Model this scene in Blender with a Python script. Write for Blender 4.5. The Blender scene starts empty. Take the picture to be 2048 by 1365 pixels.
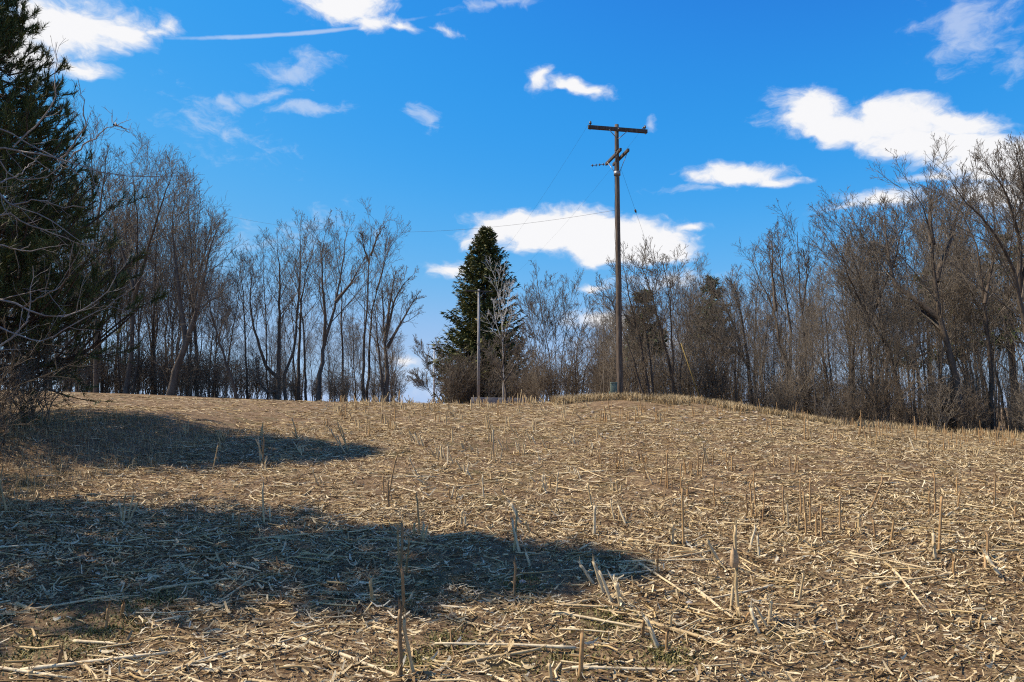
import bpy, math, random
import numpy as np
from mathutils import Vector, Matrix

# ------------------------------------------------------------------ camera
FPX = 2048 * 24.0 / 36.0          # focal length in photo pixels
EYE = 1.88
PITCH = math.radians(4.6)
SC = bpy.context.scene
COL = SC.collection
cam_d = bpy.data.cameras.new('camera')
cam_d.lens = 24.0; cam_d.sensor_width = 36.0
cam_d.clip_start = 0.05; cam_d.clip_end = 8000
cam = bpy.data.objects.new('camera', cam_d); COL.objects.link(cam)
cam.location = (0, 0, EYE)
cam.rotation_euler = (math.pi/2 + PITCH, 0, 0)
SC.camera = cam

# ------------------------------------------------------------------ sun, view
SUN_EL = math.radians(50)
SUN_TO = Vector((-1.0, 0.10, 0)).normalized()            # horizontal direction towards the sun
sun_dir = Vector((SUN_TO.x*math.cos(SUN_EL), SUN_TO.y*math.cos(SUN_EL), math.sin(SUN_EL)))
sl = bpy.data.lights.new('sun', 'SUN'); sl.energy = 5.0; sl.angle = math.radians(0.53)
sl.color = (1.0, 0.87, 0.69)
so = bpy.data.objects.new('sun', sl); COL.objects.link(so)
so.location = (-30, 5, 40)
so.rotation_euler = sun_dir.to_track_quat('Z', 'Y').to_euler()
SC.view_settings.view_transform = 'Standard'
SC.view_settings.look = 'None'
SC.view_settings.gamma = 1.0
SC.view_settings.use_curve_mapping = False
SC.view_settings.exposure = 0.5
SC.cycles.max_bounces = 4; SC.cycles.diffuse_bounces = 2; SC.cycles.glossy_bounces = 1; SC.cycles.transmission_bounces = 0; SC.cycles.volume_bounces = 0
SC.cycles.caustics_reflective = False; SC.cycles.caustics_refractive = False
SC.cycles.filter_width = 1.15
SC.cycles.use_denoising = False        # keeps twigs and straw crisp
SC.cycles.sample_clamp_indirect = 4.0

# pixel (of the 2048 px photo) -> world
def ray(px, py):
    cx = (np.asarray(px, float) - 1024) / FPX
    cy = (682.5 - np.asarray(py, float)) / FPX
    return cx, math.cos(PITCH) - cy*math.sin(PITCH), math.sin(PITCH) + cy*math.cos(PITCH)
def at(px, py, d):
    x, y, z = ray(px, py)
    s = d / y
    return np.stack([x*s, y*s + 0*x, EYE + z*s], -1)
def azel(px, py):
    x, y, z = ray(px, py)
    return math.atan2(float(x), float(y)), math.asin(float(z)/math.sqrt(float(x)**2+float(y)**2+float(z)**2))

# ------------------------------------------------------------------ world: sky and clouds
W = bpy.data.worlds.new('World'); SC.world = W; W.use_nodes = True
W.cycles.sampling_method = 'NONE'
nt = W.node_tree; nt.nodes.clear()
def N(t, **kw):
    n = nt.nodes.new(t)
    for k, v in kw.items(): setattr(n, k, v)
    return n
LK = lambda a, b: nt.links.new(a, b)
def math_node(op, a, b=None, c=None, clamp=False):
    n = N('ShaderNodeMath', operation=op, use_clamp=clamp)
    for i, v in enumerate((a, b, c)):
        if v is None: continue
        if isinstance(v, (int, float)): n.inputs[i].default_value = v
        else: LK(v, n.inputs[i])
    return n.outputs[0]
out = N('ShaderNodeOutputWorld')
sky = N('ShaderNodeTexSky', sky_type='NISHITA', sun_disc=False)
sky.sun_elevation = SUN_EL
sky.sun_rotation = math.atan2(sun_dir.x, sun_dir.y)
sky.altitude = 300; sky.air_density = 1.0; sky.dust_density = 0.0; sky.ozone_density = 2.5
SKY_K = 0.115
sc1 = N('ShaderNodeVectorMath', operation='SCALE'); LK(sky.outputs[0], sc1.inputs[0]); sc1.inputs['Scale'].default_value = SKY_K
grade = N('ShaderNodeRGBCurve')          # deep polarised blue of the photograph's sky
for ch, pts in enumerate([[(0, 0), (.07, .012), (.12, .020), (.17, .036), (.234, .08), (.5, .27), (.75, .31), (1, .36)],
                          [(0, 0), (.14, .04), (.18, .135), (.21, .195), (.25, .245), (.29, .275), (.39, .34), (.67, .43), (.85, .47), (1, .50)],
                          [(0, 0), (.26, .17), (.34, .50), (.385, .60), (.45, .65), (.5, .67), (.61, .69), (.74, .68), (1, .68)]]):
    c = grade.mapping.curves[ch]
    while len(c.points) < len(pts): c.points.new(.5, .5)
    for p_, q_ in zip(c.points, pts): p_.location = q_
grade.mapping.update()
LK(sc1.outputs[0], grade.inputs['Color'])
sc2 = N('ShaderNodeVectorMath', operation='SCALE'); LK(grade.outputs[0], sc2.inputs[0]); sc2.inputs['Scale'].default_value = 1/SKY_K
bg1 = N('ShaderNodeBackground'); bg1.inputs[1].default_value = SKY_K*.9; LK(sc2.outputs[0], bg1.inputs[0])
tc = N('ShaderNodeTexCoord')
sx = N('ShaderNodeSeparateXYZ'); LK(tc.outputs['Generated'], sx.inputs[0])
az = math_node('ARCTAN2', sx.outputs[0], sx.outputs[1])
el = math_node('ARCSINE', sx.outputs[2])
cv = N('ShaderNodeCombineXYZ'); LK(az, cv.inputs[0]); LK(el, cv.inputs[1])
# warp the coordinates so that edges get wispy
def noise(vec, scale, detail, rough, sc=(1, 1, 1)):
    mp = N('ShaderNodeMapping'); mp.inputs['Scale'].default_value = sc; LK(vec, mp.inputs[0])
    n = N('ShaderNodeTexNoise'); n.inputs['Scale'].default_value = scale; n.inputs['Detail'].default_value = detail
    n.inputs['Roughness'].default_value = rough; LK(mp.outputs[0], n.inputs['Vector'])
    return n
wn = noise(cv.outputs[0], 11, 3, 0.6, (1, 1.7, 1))
sub = N('ShaderNodeVectorMath', operation='SUBTRACT'); LK(wn.outputs['Color'], sub.inputs[0]); sub.inputs[1].default_value = (.5, .5, .5)
scl = N('ShaderNodeVectorMath', operation='MULTIPLY'); LK(sub.outputs[0], scl.inputs[0]); scl.inputs[1].default_value = (.070, .036, 0)
wadd = N('ShaderNodeVectorMath', operation='ADD'); LK(cv.outputs[0], wadd.inputs[0]); LK(scl.outputs[0], wadd.inputs[1])
def blob_field(blobs, vec=None):
    acc = None; vec = vec or wadd.outputs[0]
    for (x, y, rx, ry, rot, w) in blobs:
        a0, e0 = azel(x, y); cr_, sr_ = math.cos(math.radians(rot)), math.sin(math.radians(rot)); a1, e1 = azel(x+rx*.6*cr_, y-rx*.6*sr_); a2, e2 = azel(x-rx*.6*cr_, y+rx*.6*sr_); a3, e3 = azel(x, y-ry)
        sa, se = math.hypot(a1-a2, e1-e2)/1.2, abs(e3-e0); th = math.atan2(e1-e2, a1-a2)
        if abs(th) < .045:
            ma = N('ShaderNodeVectorMath', operation='MULTIPLY_ADD'); LK(vec, ma.inputs[0])
            ma.inputs[1].default_value = (1/sa, 1/se, 0); ma.inputs[2].default_value = (-a0/sa, -e0/se, 0)
            src = ma.outputs[0]
        else:
            cmb = N('ShaderNodeCombineXYZ')
            for ax_, (ux, uy, sz) in enumerate(((math.cos(th), math.sin(th), sa), (-math.sin(th), math.cos(th), se))):
                dp = N('ShaderNodeVectorMath', operation='DOT_PRODUCT'); LK(vec, dp.inputs[0]); dp.inputs[1].default_value = (ux/sz, uy/sz, 0)
                LK(math_node('ADD', dp.outputs['Value'], -(a0*ux+e0*uy)/sz), cmb.inputs[ax_])
            src = cmb.outputs[0]
        ln = N('ShaderNodeVectorMath', operation='LENGTH'); LK(src, ln.inputs[0])
        v = math_node('MULTIPLY_ADD', ln.outputs['Value'], -w, w)
        acc = v if acc is None else math_node('MAXIMUM', acc, v)
    return acc
SOLID = [(120, 55, 210, 80, 0, 1.2), (40, 110, 150, 70, 0, 1.1), (240, 70, 90, 50, 10, .9), (170, 143, 80, 26, 0, .9), (332, 48, 34, 30, -30, .65), (290, 62, 60, 22, 0, .7),
         (690, 5, 120, 52, 0, 1.2), (745, 48, 70, 24, -8, .9), (800, 60, 60, 14, -10, .7), (892, 64, 40, 14, -15, .6),
         (1085, 158, 34, 30, 0, .8), (1150, 172, 85, 22, -12, .9),
         (1625, 222, 100, 50, -10, 1.2), (1690, 258, 190, 48, -4, 1.4), (1790, 245, 150, 62, 0, 1.4), (1900, 250, 150, 40, -10, 1.2), (1850, 288, 220, 48, -8, 1.5), (2000, 325, 170, 60, -8, 1.4), (1870, 350, 50, 16, 0, .8),
         (1470, 350, 130, 28, 0, 1.4), (1560, 362, 80, 16, 0, .9),
         (1770, 395, 110, 24, 4, 1.0), (1690, 412, 90, 12, 6, .6), (2010, 390, 150, 60, 0, 1.0),
         (1110, 464, 205, 56, 0, 1.9), (1230, 482, 180, 58, 0, 1.9), (1010, 466, 110, 38, 8, 1.4), (1320, 498, 90, 32, 0, 1.3), (1388, 453, 50, 13, 0, .9),
         (910, 536, 62, 20, 4, .9), (1190, 572, 50, 10, 0, .7), (1210, 640, 110, 26, 0, .9), (1260, 690, 140, 30, 0, .8), (1330, 560, 120, 25, 0, .6), (805, 722, 50, 15, 0, .9)]
WISP = [(600, 138, 90, 36, 14, .8), (530, 188, 100, 17, 8, .7), (452, 208, 45, 22, -30, .7), (625, 218, 100, 17, 0, .8), (450, 265, 140, 60, -25, .45),
        (845, 236, 44, 34, -30, .9), (1930, 55, 120, 110, 30, .75), (2030, 110, 60, 60, 0, .6), (1303, 250, 18, 20, -40, .7), (1000, 5, 120, 18, 5, .6),
        (1400, 375, 120, 14, 0, .5), (560, 470, 200, 40, 5, .35), (830, 750, 160, 60, 0, .5)]
TRAIL = [(590, 68, 350, 6.5, 4.6, .95)]
n1 = noise(wadd.outputs[0], 22, 5, 0.64, (1, 1.7, 1))
n2 = n1
def smooth(v, lo, hi, top=1.0):
    m = N('ShaderNodeMapRange', interpolation_type='SMOOTHSTEP')
    LK(v, m.inputs['Value']); m.inputs['From Min'].default_value = lo; m.inputs['From Max'].default_value = hi; m.inputs['To Max'].default_value = top
    return m.outputs[0]
fs = math_node('ADD', blob_field(SOLID), math_node('MULTIPLY_ADD', n1.outputs[0], 1.5, -.75))
a_s = smooth(fs, -.05, .72)
fw = math_node('ADD', blob_field(WISP), math_node('MULTIPLY_ADD', n2.outputs[0], 2.2, -1.1))
a_w = smooth(fw, 0, .9, .55)
nt_ = n1
ft = math_node('ADD', blob_field(TRAIL, cv.outputs[0]), math_node('MULTIPLY_ADD', nt_.outputs[0], .9, -.45))
a_t = smooth(ft, .05, .75, .5)
# clouds of the same kind in the rest of the sky
nb = noise(cv.outputs[0], 2.6, 4, 0.58, (1, 2.0, 1))
caz = math_node('ABSOLUTE', az)
outside = math_node('MAXIMUM', smooth(caz, .70, .95), smooth(el, .56, .78))
a_b = math_node('MULTIPLY', smooth(nb.outputs[0], .525, .655), outside)
alpha = math_node('MAXIMUM', math_node('MAXIMUM', a_s, a_w), math_node('MAXIMUM', a_t, a_b), clamp=True)
ccol = N('ShaderNodeMix', data_type='RGBA')
LK(smooth(math_node('ADD', fs, math_node('MULTIPLY_ADD', n2.outputs[0], .8, -.4)), .1, .8), ccol.inputs[0])
ccol.inputs[6].default_value = (.74, .81, .95, 1); ccol.inputs[7].default_value = (.98, .98, 1.0, 1)
bg2 = N('ShaderNodeBackground'); bg2.inputs[1].default_value = 0.68; LK(ccol.outputs[2], bg2.inputs[0])
mx = N('ShaderNodeMixShader'); LK(alpha, mx.inputs[0]); LK(bg1.outputs[0], mx.inputs[1]); LK(bg2.outputs[0], mx.inputs[2])
LK(mx.outputs[0], out.inputs[0])

# ------------------------------------------------------------------ helpers
RNG = np.random.default_rng(7)
def tag(o, label=None, cat=None, group=None, kind=None):
    if label: o['label'] = label
    if cat: o['category'] = cat
    if group: o['group'] = group
    if kind: o['kind'] = kind
    return o
def empty(name, loc=(0, 0, 0), rz=0.0):
    o = bpy.data.objects.new(name, None); COL.objects.link(o)
    o.empty_display_size = 0.2
    o.location = [float(v) for v in loc]; o.rotation_euler = (0, 0, rz)
    return o
def link(name, me, parent=None, loc=(0, 0, 0), rot=(0, 0, 0), scale=(1, 1, 1)):
    o = bpy.data.objects.new(name, me); COL.objects.link(o)
    if parent is not None: o.parent = parent
    o.location = [float(v) for v in loc]; o.rotation_euler = [float(v) for v in rot]; o.scale = [float(v) for v in scale]
    return o
def mesh_from(name, V, Fs, mat, smooth_shade=False):
    """V (n,3); Fs list of int arrays (m,k), k = 3 or 4"""
    me = bpy.data.meshes.new(name)
    V = np.ascontiguousarray(V, np.float32)
    me.vertices.add(len(V)); me.vertices.foreach_set('co', V.ravel())
    Fs = [np.asarray(f, np.int32) for f in Fs if len(f)]
    nl = sum(f.size for f in Fs); nf = sum(len(f) for f in Fs)
    me.loops.add(nl); me.polygons.add(nf)
    me.loops.foreach_set('vertex_index', np.concatenate([f.ravel() for f in Fs]))
    tot = np.concatenate([np.full(len(f), f.shape[1], np.int32) for f in Fs])
    st = np.concatenate([[0], np.cumsum(tot)[:-1]]).astype(np.int32)
    me.polygons.foreach_set('loop_start', st)
    me.polygons.foreach_set('loop_total', tot)
    if smooth_shade: me.polygons.foreach_set('use_smooth', np.ones(nf, bool))
    me.update(calc_edges=True)
    me.materials.append(mat)
    return me
def unit(v): return v / np.maximum(np.linalg.norm(v, axis=-1, keepdims=True), 1e-9)

class Tubes:
    """collects tapering tubes: arrays of polylines (M,N,3) with radii (M,N)"""
    def __init__(self): self.items = []
    def add(self, P, R, k=3, cap=False):
        P = np.asarray(P, float); R = np.asarray(R, float)
        if P.ndim == 2: P = P[None]; R = R[None]
        if len(P): self.items.append((P, R, k, cap))
    def arrays(self):
        Vs, Fs, F3, off = [], [], [], 0
        for P, R, k, cap in self.items:
            M, n, _ = P.shape
            T = np.empty_like(P); T[:, 1:-1] = P[:, 2:] - P[:, :-2]; T[:, 0] = P[:, 1]-P[:, 0]; T[:, -1] = P[:, -1]-P[:, -2]
            T = unit(T)
            ref = np.where(np.abs(T[:, :1, 2:3]) > .9, np.array([1., .13, 0]), np.array([0, 0, 1.]))
            ref = np.broadcast_to(ref, T.shape)
            A = unit(np.cross(T, ref)); B = np.cross(T, A)
            ang = np.arange(k)*2*math.pi/k
            ring = A[:, :, None]*np.cos(ang)[None, None, :, None] + B[:, :, None]*np.sin(ang)[None, None, :, None]
            V = P[:, :, None] + ring*R[:, :, None, None]
            idx = np.arange(M*n*k).reshape(M, n, k) + off
            a = idx[:, :-1]; b = np.roll(a, -1, 2); d = idx[:, 1:]; c = np.roll(d, -1, 2)
            Fs.append(np.stack([a, b, c, d], -1).reshape(-1, 4))
            Vs.append(V.reshape(-1, 3)); off += M*n*k
            if cap:
                for e, flip in ((0, True), (n-1, False)):
                    r = idx[:, e]
                    for j in range(1, k-1):
                        t = np.stack([r[:, 0], r[:, j], r[:, j+1]], -1)
                        F3.append(t[:, ::-1] if flip else t)
        return np.concatenate(Vs), [np.concatenate(Fs)] + ([np.concatenate(F3)] if F3 else [])
    def mesh(self, name, mat, smooth_shade=True):
        V, F = self.arrays()
        return mesh_from(name, V, F, mat, smooth_shade)

def boxes(bl):
    """axis boxes in local frames: (centre, half sizes, 3x3 axes)"""
    V, F = [], []
    for c, h, ax in bl:
        o = len(V)*8
        s = np.array([[x, y, z] for x in (-1, 1) for y in (-1, 1) for z in (-1, 1)], float)*np.array(h)
        V.append(s @ np.array(ax) + np.array(c))
        F += [[o+i for i in q] for q in ((0, 1, 3, 2), (4, 6, 7, 5), (0, 4, 5, 1), (2, 3, 7, 6), (0, 2, 6, 4), (1, 5, 7, 3))]
    return np.concatenate(V), [np.array(F)]
def vnoise(x, y, seed=0):
    """value noise, about -1..1"""
    x = np.asarray(x, float); y = np.asarray(y, float)
    xi = np.floor(x).astype(np.int64); yi = np.floor(y).astype(np.int64); fx = x-xi; fy = y-yi
    fx = fx*fx*(3-2*fx); fy = fy*fy*(3-2*fy)
    def h(a, b):
        n = (a*374761393 + b*668265263 + seed*1442695041) & 0xffffffff
        n = ((n ^ (n >> 13))*1274126177) & 0xffffffff
        return ((n ^ (n >> 16)) & 0xffff)/32767.5 - 1
    return (h(xi, yi)*(1-fx)+h(xi+1, yi)*fx)*(1-fy) + (h(xi, yi+1)*(1-fx)+h(xi+1, yi+1)*fx)*fy

# ------------------------------------------------------------------ ground shape
CREST = np.array([(-400, 770), (0, 783), (100, 790), (300, 797), (500, 803), (700, 808), (900, 811), (1050, 811), (1130, 806), (1200, 800), (1300, 801), (1400, 807),
                  (1480, 819), (1560, 838), (1620, 848), (1700, 856), (1800, 862), (1900, 870), (2048, 882), (2500, 900)], float)
CR_Y = 26.0
_cr = at(CREST[:, 0], CREST[:, 1], CR_Y)
def ground(X, Y, fine=True):
    X = np.asarray(X, float); Y = np.asarray(Y, float)
    A = np.interp(X, _cr[:, 0], _cr[:, 2])
    A = (A + np.interp(X-1.2, _cr[:, 0], _cr[:, 2]) + np.interp(X+1.2, _cr[:, 0], _cr[:, 2]))/3
    s = np.clip((Y-2.0)/(CR_Y-2.0), 0, 1)
    p = s*(1.22-.22*s)
    z = A*p
    t = np.maximum(Y-CR_Y, 0)
    fall = .022*t*t/(t+14)
    z = z - fall*np.clip((28-X)/10, .75, 1)
    # bank along the left edge of the field
    b = np.clip((-6.4 + .02*Y - X)/3.0, 0, 1); b = b*b*(3-2*b)
    z = z + .40*b*np.clip((Y-4)/4, 0, 1)*np.clip((22-Y)/5, 0, 1)
    if fine:
        near = np.clip((34-Y)/24, .12, 1)
        z = z + (.045*vnoise(X*.45, Y*.45, 1) + .03*vnoise(X*1.3, Y*1.3, 2) + .016*vnoise(X*3.7, Y*3.7, 3))*near
    return z
def hit(px, py):
    """where the ray through a photo pixel meets the ground"""
    x, y, z = ray(px, py)
    d = np.arange(2.5, 45, .02)
    g = ground(x/y*d, d); r = EYE + z/y*d
    k = np.argmax(r <= g)
    if r[k] > g[k]: k = int(np.argmin(r-g))
    return float(x/y*d[k]), float(d[k]), float(g[k])

# ------------------------------------------------------------------ materials
def mat(name, build):
    m = bpy.data.materials.new(name); m.use_nodes = True
    t = m.node_tree; t.nodes.clear()
    o = t.nodes.new('ShaderNodeOutputMaterial'); b = t.nodes.new('ShaderNodeBsdfPrincipled')
    t.links.new(b.outputs[0], o.inputs[0])
    b.inputs['Roughness'].default_value = .85
    b.inputs['Specular IOR Level'].default_value = .2
    build(t, b, o)
    return m
def tn(t, ty, **kw):
    n = t.nodes.new(ty)
    for k, v in kw.items(): setattr(n, k, v)
    return n
def ramp(t, fac, stops):
    r = tn(t, 'ShaderNodeValToRGB'); e = r.color_ramp.elements
    while len(e) < len(stops): e.new(.5)
    for i, (p, c) in enumerate(stops): e[i].position = p; e[i].color = (*c, 1)
    t.links.new(fac, r.inputs[0]); return r.outputs[0]
def tnoise(t, scale, detail=4, rough=.6, sc=(1, 1, 1), coord='Object'):
    c = tn(t, 'ShaderNodeTexCoord'); m = tn(t, 'ShaderNodeMapping'); m.inputs['Scale'].default_value = sc
    t.links.new(c.outputs[coord], m.inputs[0])
    n = tn(t, 'ShaderNodeTexNoise'); n.inputs['Scale'].default_value = scale; n.inputs['Detail'].default_value = detail; n.inputs['Roughness'].default_value = rough
    t.links.new(m.outputs[0], n.inputs['Vector']); return n.outputs[0]
def tmix(t, fac, a, b, mode='MIX'):
    m = tn(t, 'ShaderNodeMix', data_type='RGBA', blend_type=mode)
    for s, v in ((0, fac), (6, a), (7, b)):
        if isinstance(v, tuple): m.inputs[s].default_value = (*v, 1)
        elif isinstance(v, (int, float)): m.inputs[s].default_value = v
        else: t.links.new(v, m.inputs[s])
    return m.outputs[2]
def tbump(t, b, h, strength=.5, dist=.02):
    n = tn(t, 'ShaderNodeBump'); n.inputs['Strength'].default_value = strength; n.inputs['Distance'].default_value = dist
    t.links.new(h, n.inputs['Height']); t.links.new(n.outputs[0], b.inputs['Normal'])
def island(t): return tn(t, 'ShaderNodeNewGeometry').outputs['Random Per Island']
def objrand(t): return tn(t, 'ShaderNodeObjectInfo').outputs['Random']

def m_soil(t, b, o):
    big = tnoise(t, .35, 4, .6); mid = tnoise(t, 3.0, 6, .65); fine = tnoise(t, 45, 5, .7, (.55, 1.4, 1)); grit = tnoise(t, 160, 3, .7)
    c = ramp(t, mid, [(.25, (.065, .038, .019)), (.55, (.17, .102, .052)), (.8, (.29, .185, .098))])
    lit = ramp(t, fine, [(.42, (.065, .038, .02)), (.50, (.29, .195, .10)), (.62, (.62, .47, .27))])
    lf = ramp(t, mid, [(.34, (.15, .15, .15)), (.6, (.75, .75, .75))])
    c = tmix(t, lf, c, lit)
    gm = ramp(t, tnoise(t, 1.1, 5, .65), [(.56, (0, 0, 0)), (.68, (.55, .55, .55))])
    green = ramp(t, grit, [(.35, (.05, .06, .02)), (.65, (.14, .15, .05))])
    c = tmix(t, gm, c, green)
    c = tmix(t, ramp(t, big, [(.4, (0, 0, 0)), (.7, (.3, .3, .3))]), c, (.16, .10, .06))
    t.links.new(c, b.inputs['Base Color'])
    h = tn(t, 'ShaderNodeMath', operation='ADD'); t.links.new(fine, h.inputs[0]); t.links.new(mid, h.inputs[1])
    tbump(t, b, h.outputs[0], 1.0, .03)
M_SOIL = mat('soil_with_litter', m_soil)

def residue(stops):
    def f(t, b, o):
        c = ramp(t, island(t), stops)
        s = tnoise(t, 60, 4, .6, (1, 1, 1))
        c = tmix(t, ramp(t, s, [(.3, (.5, .5, .5)), (.7, (0, 0, 0))]), c, (.10, .07, .045))
        t.links.new(c, b.inputs['Base Color']); b.inputs['Roughness'].default_value = .75
        tbump(t, b, s, .4, .004)
    return f
M_LEAF = mat('dry_corn_leaf', residue([(0, (.095, .055, .025)), (.22, (.25, .165, .08)), (.48, (.48, .35, .18)), (.78, (.69, .545, .31)), (1, (.86, .76, .54))]))
M_CHIP = mat('dry_corn_stalk_chip', residue([(0, (.13, .075, .032)), (.3, (.40, .265, .115)), (.6, (.65, .48, .23)), (1, (.83, .68, .41))]))
def m_stalk(stops):
    def f(t, b, o):
        c = ramp(t, objrand(t), stops)
        s = tnoise(t, 14, 6, .65, (1, 1, .35)); s2 = tnoise(t, 90, 3, .6, (1, 1, .12))
        c = tmix(t, ramp(t, s, [(.34, (.7, .7, .7)), (.52, (0, 0, 0))]), c, (.12, .07, .035))
        c = tmix(t, .35, c, ramp(t, s2, [(.3, (.2, .13, .07)), (.7, (.62, .49, .3))]))
        t.links.new(c, b.inputs['Base Color']); tbump(t, b, s2, .5, .003); b.inputs['Roughness'].default_value = .65
    return f
M_STALK_PALE = mat('pale_cut_stalk', m_stalk([(0, (.58, .42, .20)), (.5, (.72, .56, .32)), (1, (.82, .72, .50))]))
M_STALK_BROWN = mat('brown_weathered_stalk', m_stalk([(0, (.15, .075, .03)), (.5, (.38, .20, .07)), (1, (.52, .31, .12))]))
def m_bark(dark, light, moss=None):
    def f(t, b, o):
        s = tnoise(t, 5, 6, .7, (1, 1, .25)); g = tnoise(t, .8, 3, .6)
        c = ramp(t, s, [(.3, dark), (.7, light)])
        c = tmix(t, 1.0, c, ramp(t, objrand(t), [(0, (.62, .58, .55)), (.55, (.95, .95, .95)), (1, (1.0, 1.0, 1.0))]), 'MULTIPLY')
        if moss: c = tmix(t, ramp(t, g, [(.5, (0, 0, 0)), (.7, (.5, .5, .5))]), c, moss)
        t.links.new(c, b.inputs['Base Color']); tbump(t, b, s, .7, .03)
    return f
M_BARK = mat('grey_brown_bark', m_bark((.055, .043, .034), (.18, .144, .112)))
M_TWIG = mat('bare_twigs', m_bark((.12, .099, .076), (.27, .230, .182)))
M_TWIG_RED = mat('reddish_brush_twigs', m_bark((.13, .104, .076), (.27, .222, .166)))
M_TWIG_PALE = mat('pale_grey_branches', m_bark((.30, .27, .25), (.58, .54, .50)))
M_BIRCH = mat('white_birch_bark', m_bark((.35, .33, .30), (.70, .68, .64)))
M_CON_BARK = mat('conifer_bark', m_bark((.05, .034, .025), (.14, .10, .075)))
def m_needle(stops):
    def f(t, b, o):
        c = ramp(t, island(t), stops)
        t.links.new(c, b.inputs['Base Color']); b.inputs['Roughness'].default_value = .6
        b.inputs['Specular IOR Level'].default_value = .25
    return f
M_SPRUCE = mat('spruce_needles', m_needle([(0, (.034, .042, .012)), (.5, (.082, .092, .024)), (.9, (.14, .14, .038)), (1, (.19, .14, .05))]))
M_PINE = mat('pine_needles', m_needle([(0, (.030, .044, .014)), (.5, (.075, .100, .028)), (.85, (.14, .165, .045)), (1, (.20, .18, .06))]))
M_PINE_FAR = mat('dull_pine_needles', m_needle([(0, (.028, .048, .016)), (.5, (.055, .088, .028)), (1, (.095, .125, .04))]))
M_GRASS = mat('dry_grass', m_needle([(0, (.26, .18, .09)), (.5, (.42, .31, .16)), (1, (.55, .44, .26))]))
M_WEED = mat('green_weeds', m_needle([(0, (.09, .085, .026)), (.6, (.19, .175, .058)), (1, (.34, .27, .11))]))
def m_pole(dark, light):
    def f(t, b, o):
        s = tnoise(t, 3.5, 7, .7, (2.5, 2.5, .18)); k = tnoise(t, 30, 4, .6, (1, 1, .1))
        c = ramp(t, s, [(.3, dark), (.65, light)])
        c = tmix(t, ramp(t, k, [(.4, (.6, .6, .6)), (.6, (0, 0, 0))]), c, tuple(x*.5 for x in dark))
        t.links.new(c, b.inputs['Base Color']); tbump(t, b, k, .6, .01)
    return f
M_POLE = mat('weathered_brown_pole_wood', m_pole((.065, .047, .036), (.205, .155, .118)))
M_POLE_GREY = mat('weathered_grey_pole_wood', m_pole((.26, .25, .25), (.45, .44, .43)))
M_POLE_PALE = mat('bleached_pole_wood', m_pole((.5, .5, .5), (.72, .71, .70)))
M_ARM = mat('dark_crossarm_wood', m_pole((.06, .045, .038), (.14, .115, .10)))
def plain(c, rough=.6, metal=0, var=.3, scale=9):
    def f(t, b, o):
        s = tnoise(t, scale, 5, .65)
        cc = tmix(t, ramp(t, s, [(.35, (var,)*3), (.65, (0, 0, 0))]), c, tuple(x*.45 for x in c))
        t.links.new(cc, b.inputs['Base Color']); b.inputs['Roughness'].default_value = rough; b.inputs['Metallic'].default_value = metal
    return f
M_PORC = mat('glazed_insulator', plain((.09, .07, .06), .3))
M_STEEL = mat('galvanised_steel', plain((.30, .30, .31), .5, .6))
M_WIRE = mat('dark_wire', plain((.04, .04, .045), .5))
M_YELLOW = mat('faded_yellow_plastic', plain((.25, .175, .05), .6))
M_BOX = mat('green_painted_metal', plain((.15, .19, .15), .55, 0, .6, 14))
def m_conc(t, b, o):
    s = tnoise(t, 4, 7, .7)
    c = ramp(t, s, [(.3, (.17, .165, .16)), (.6, (.34, .33, .315)), (.8, (.44, .43, .41))])
    t.links.new(c, b.inputs['Base Color']); tbump(t, b, s, .5, .03)
M_CONC = mat('weathered_concrete', m_conc)
def m_stone(t, b, o):
    s = tnoise(t, 12, 6, .65)
    c = ramp(t, objrand(t), [(0, (.34, .24, .15)), (.4, (.46, .39, .31)), (.7, (.42, .40, .38)), (1, (.55, .47, .38))])
    c = tmix(t, ramp(t, s, [(.3, (.6, .6, .6)), (.7, (0, 0, 0))]), c, (.2, .14, .09))
    t.links.new(c, b.inputs['Base Color']); tbump(t, b, s, .6, .01)
M_STONE = mat('field_stone', m_stone)
M_HUSK = mat('dry_corn_husk', plain((.55, .38, .22), .7, 0, .7, 40))

# ------------------------------------------------------------------ the field
def build_ground():
    def grow(a, step, k, end):
        r = [a]
        while abs(r[-1]) < end: r.append(r[-1] + step); step *= k
        return r
    ys = [-80, -40, -20, -10, -5, -2, 0, 1, 2, 2.6]
    y = 3.0; st = .055
    while y < 33: ys.append(y); y += st; st *= 1.0105
    st = .5
    while y < 3600: ys.append(y); y += st; st *= 1.22
    xp = [0.0]; st = .07
    while xp[-1] < 3000:
        xp.append(xp[-1]+st); st *= 1.012 if xp[-1] < 26 else 1.3
    xs = np.array([-v for v in xp[:0:-1]] + xp); ys = np.array(ys)
    X, Y = np.meshgrid(xs, ys)
    Z = ground(X, Y)
    near = np.clip((30-Y)/20, 0, 1)*(np.abs(X) < 24)
    Z = Z + near*(.012*vnoise(X*9, Y*9, 4) + .010*np.maximum(vnoise(X*17, Y*17, 5), -.2))
    V = np.stack([X, Y, Z], -1).reshape(-1, 3)
    nx = len(xs); ny = len(ys)
    i = np.arange(ny*nx).reshape(ny, nx)
    F = np.stack([i[:-1, :-1], i[:-1, 1:], i[1:, 1:], i[1:, :-1]], -1).reshape(-1, 4)
    o = link('field_ground', mesh_from('field_ground', V, [F], M_SOIL, True))
    tag(o, 'brown harvested cornfield soil rising to a low crest', None, None, 'structure')
build_ground()

def scatter(n, y0, y1, pow_=1.0, margin=1.08, left=0.0):
    """n ground points in the field of view between two distances"""
    Y = np.sqrt(RNG.uniform(y0**2, y1**2, n))
    X = RNG.uniform(-1, 1, n)*Y*.75*margin
    return X, Y

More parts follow.
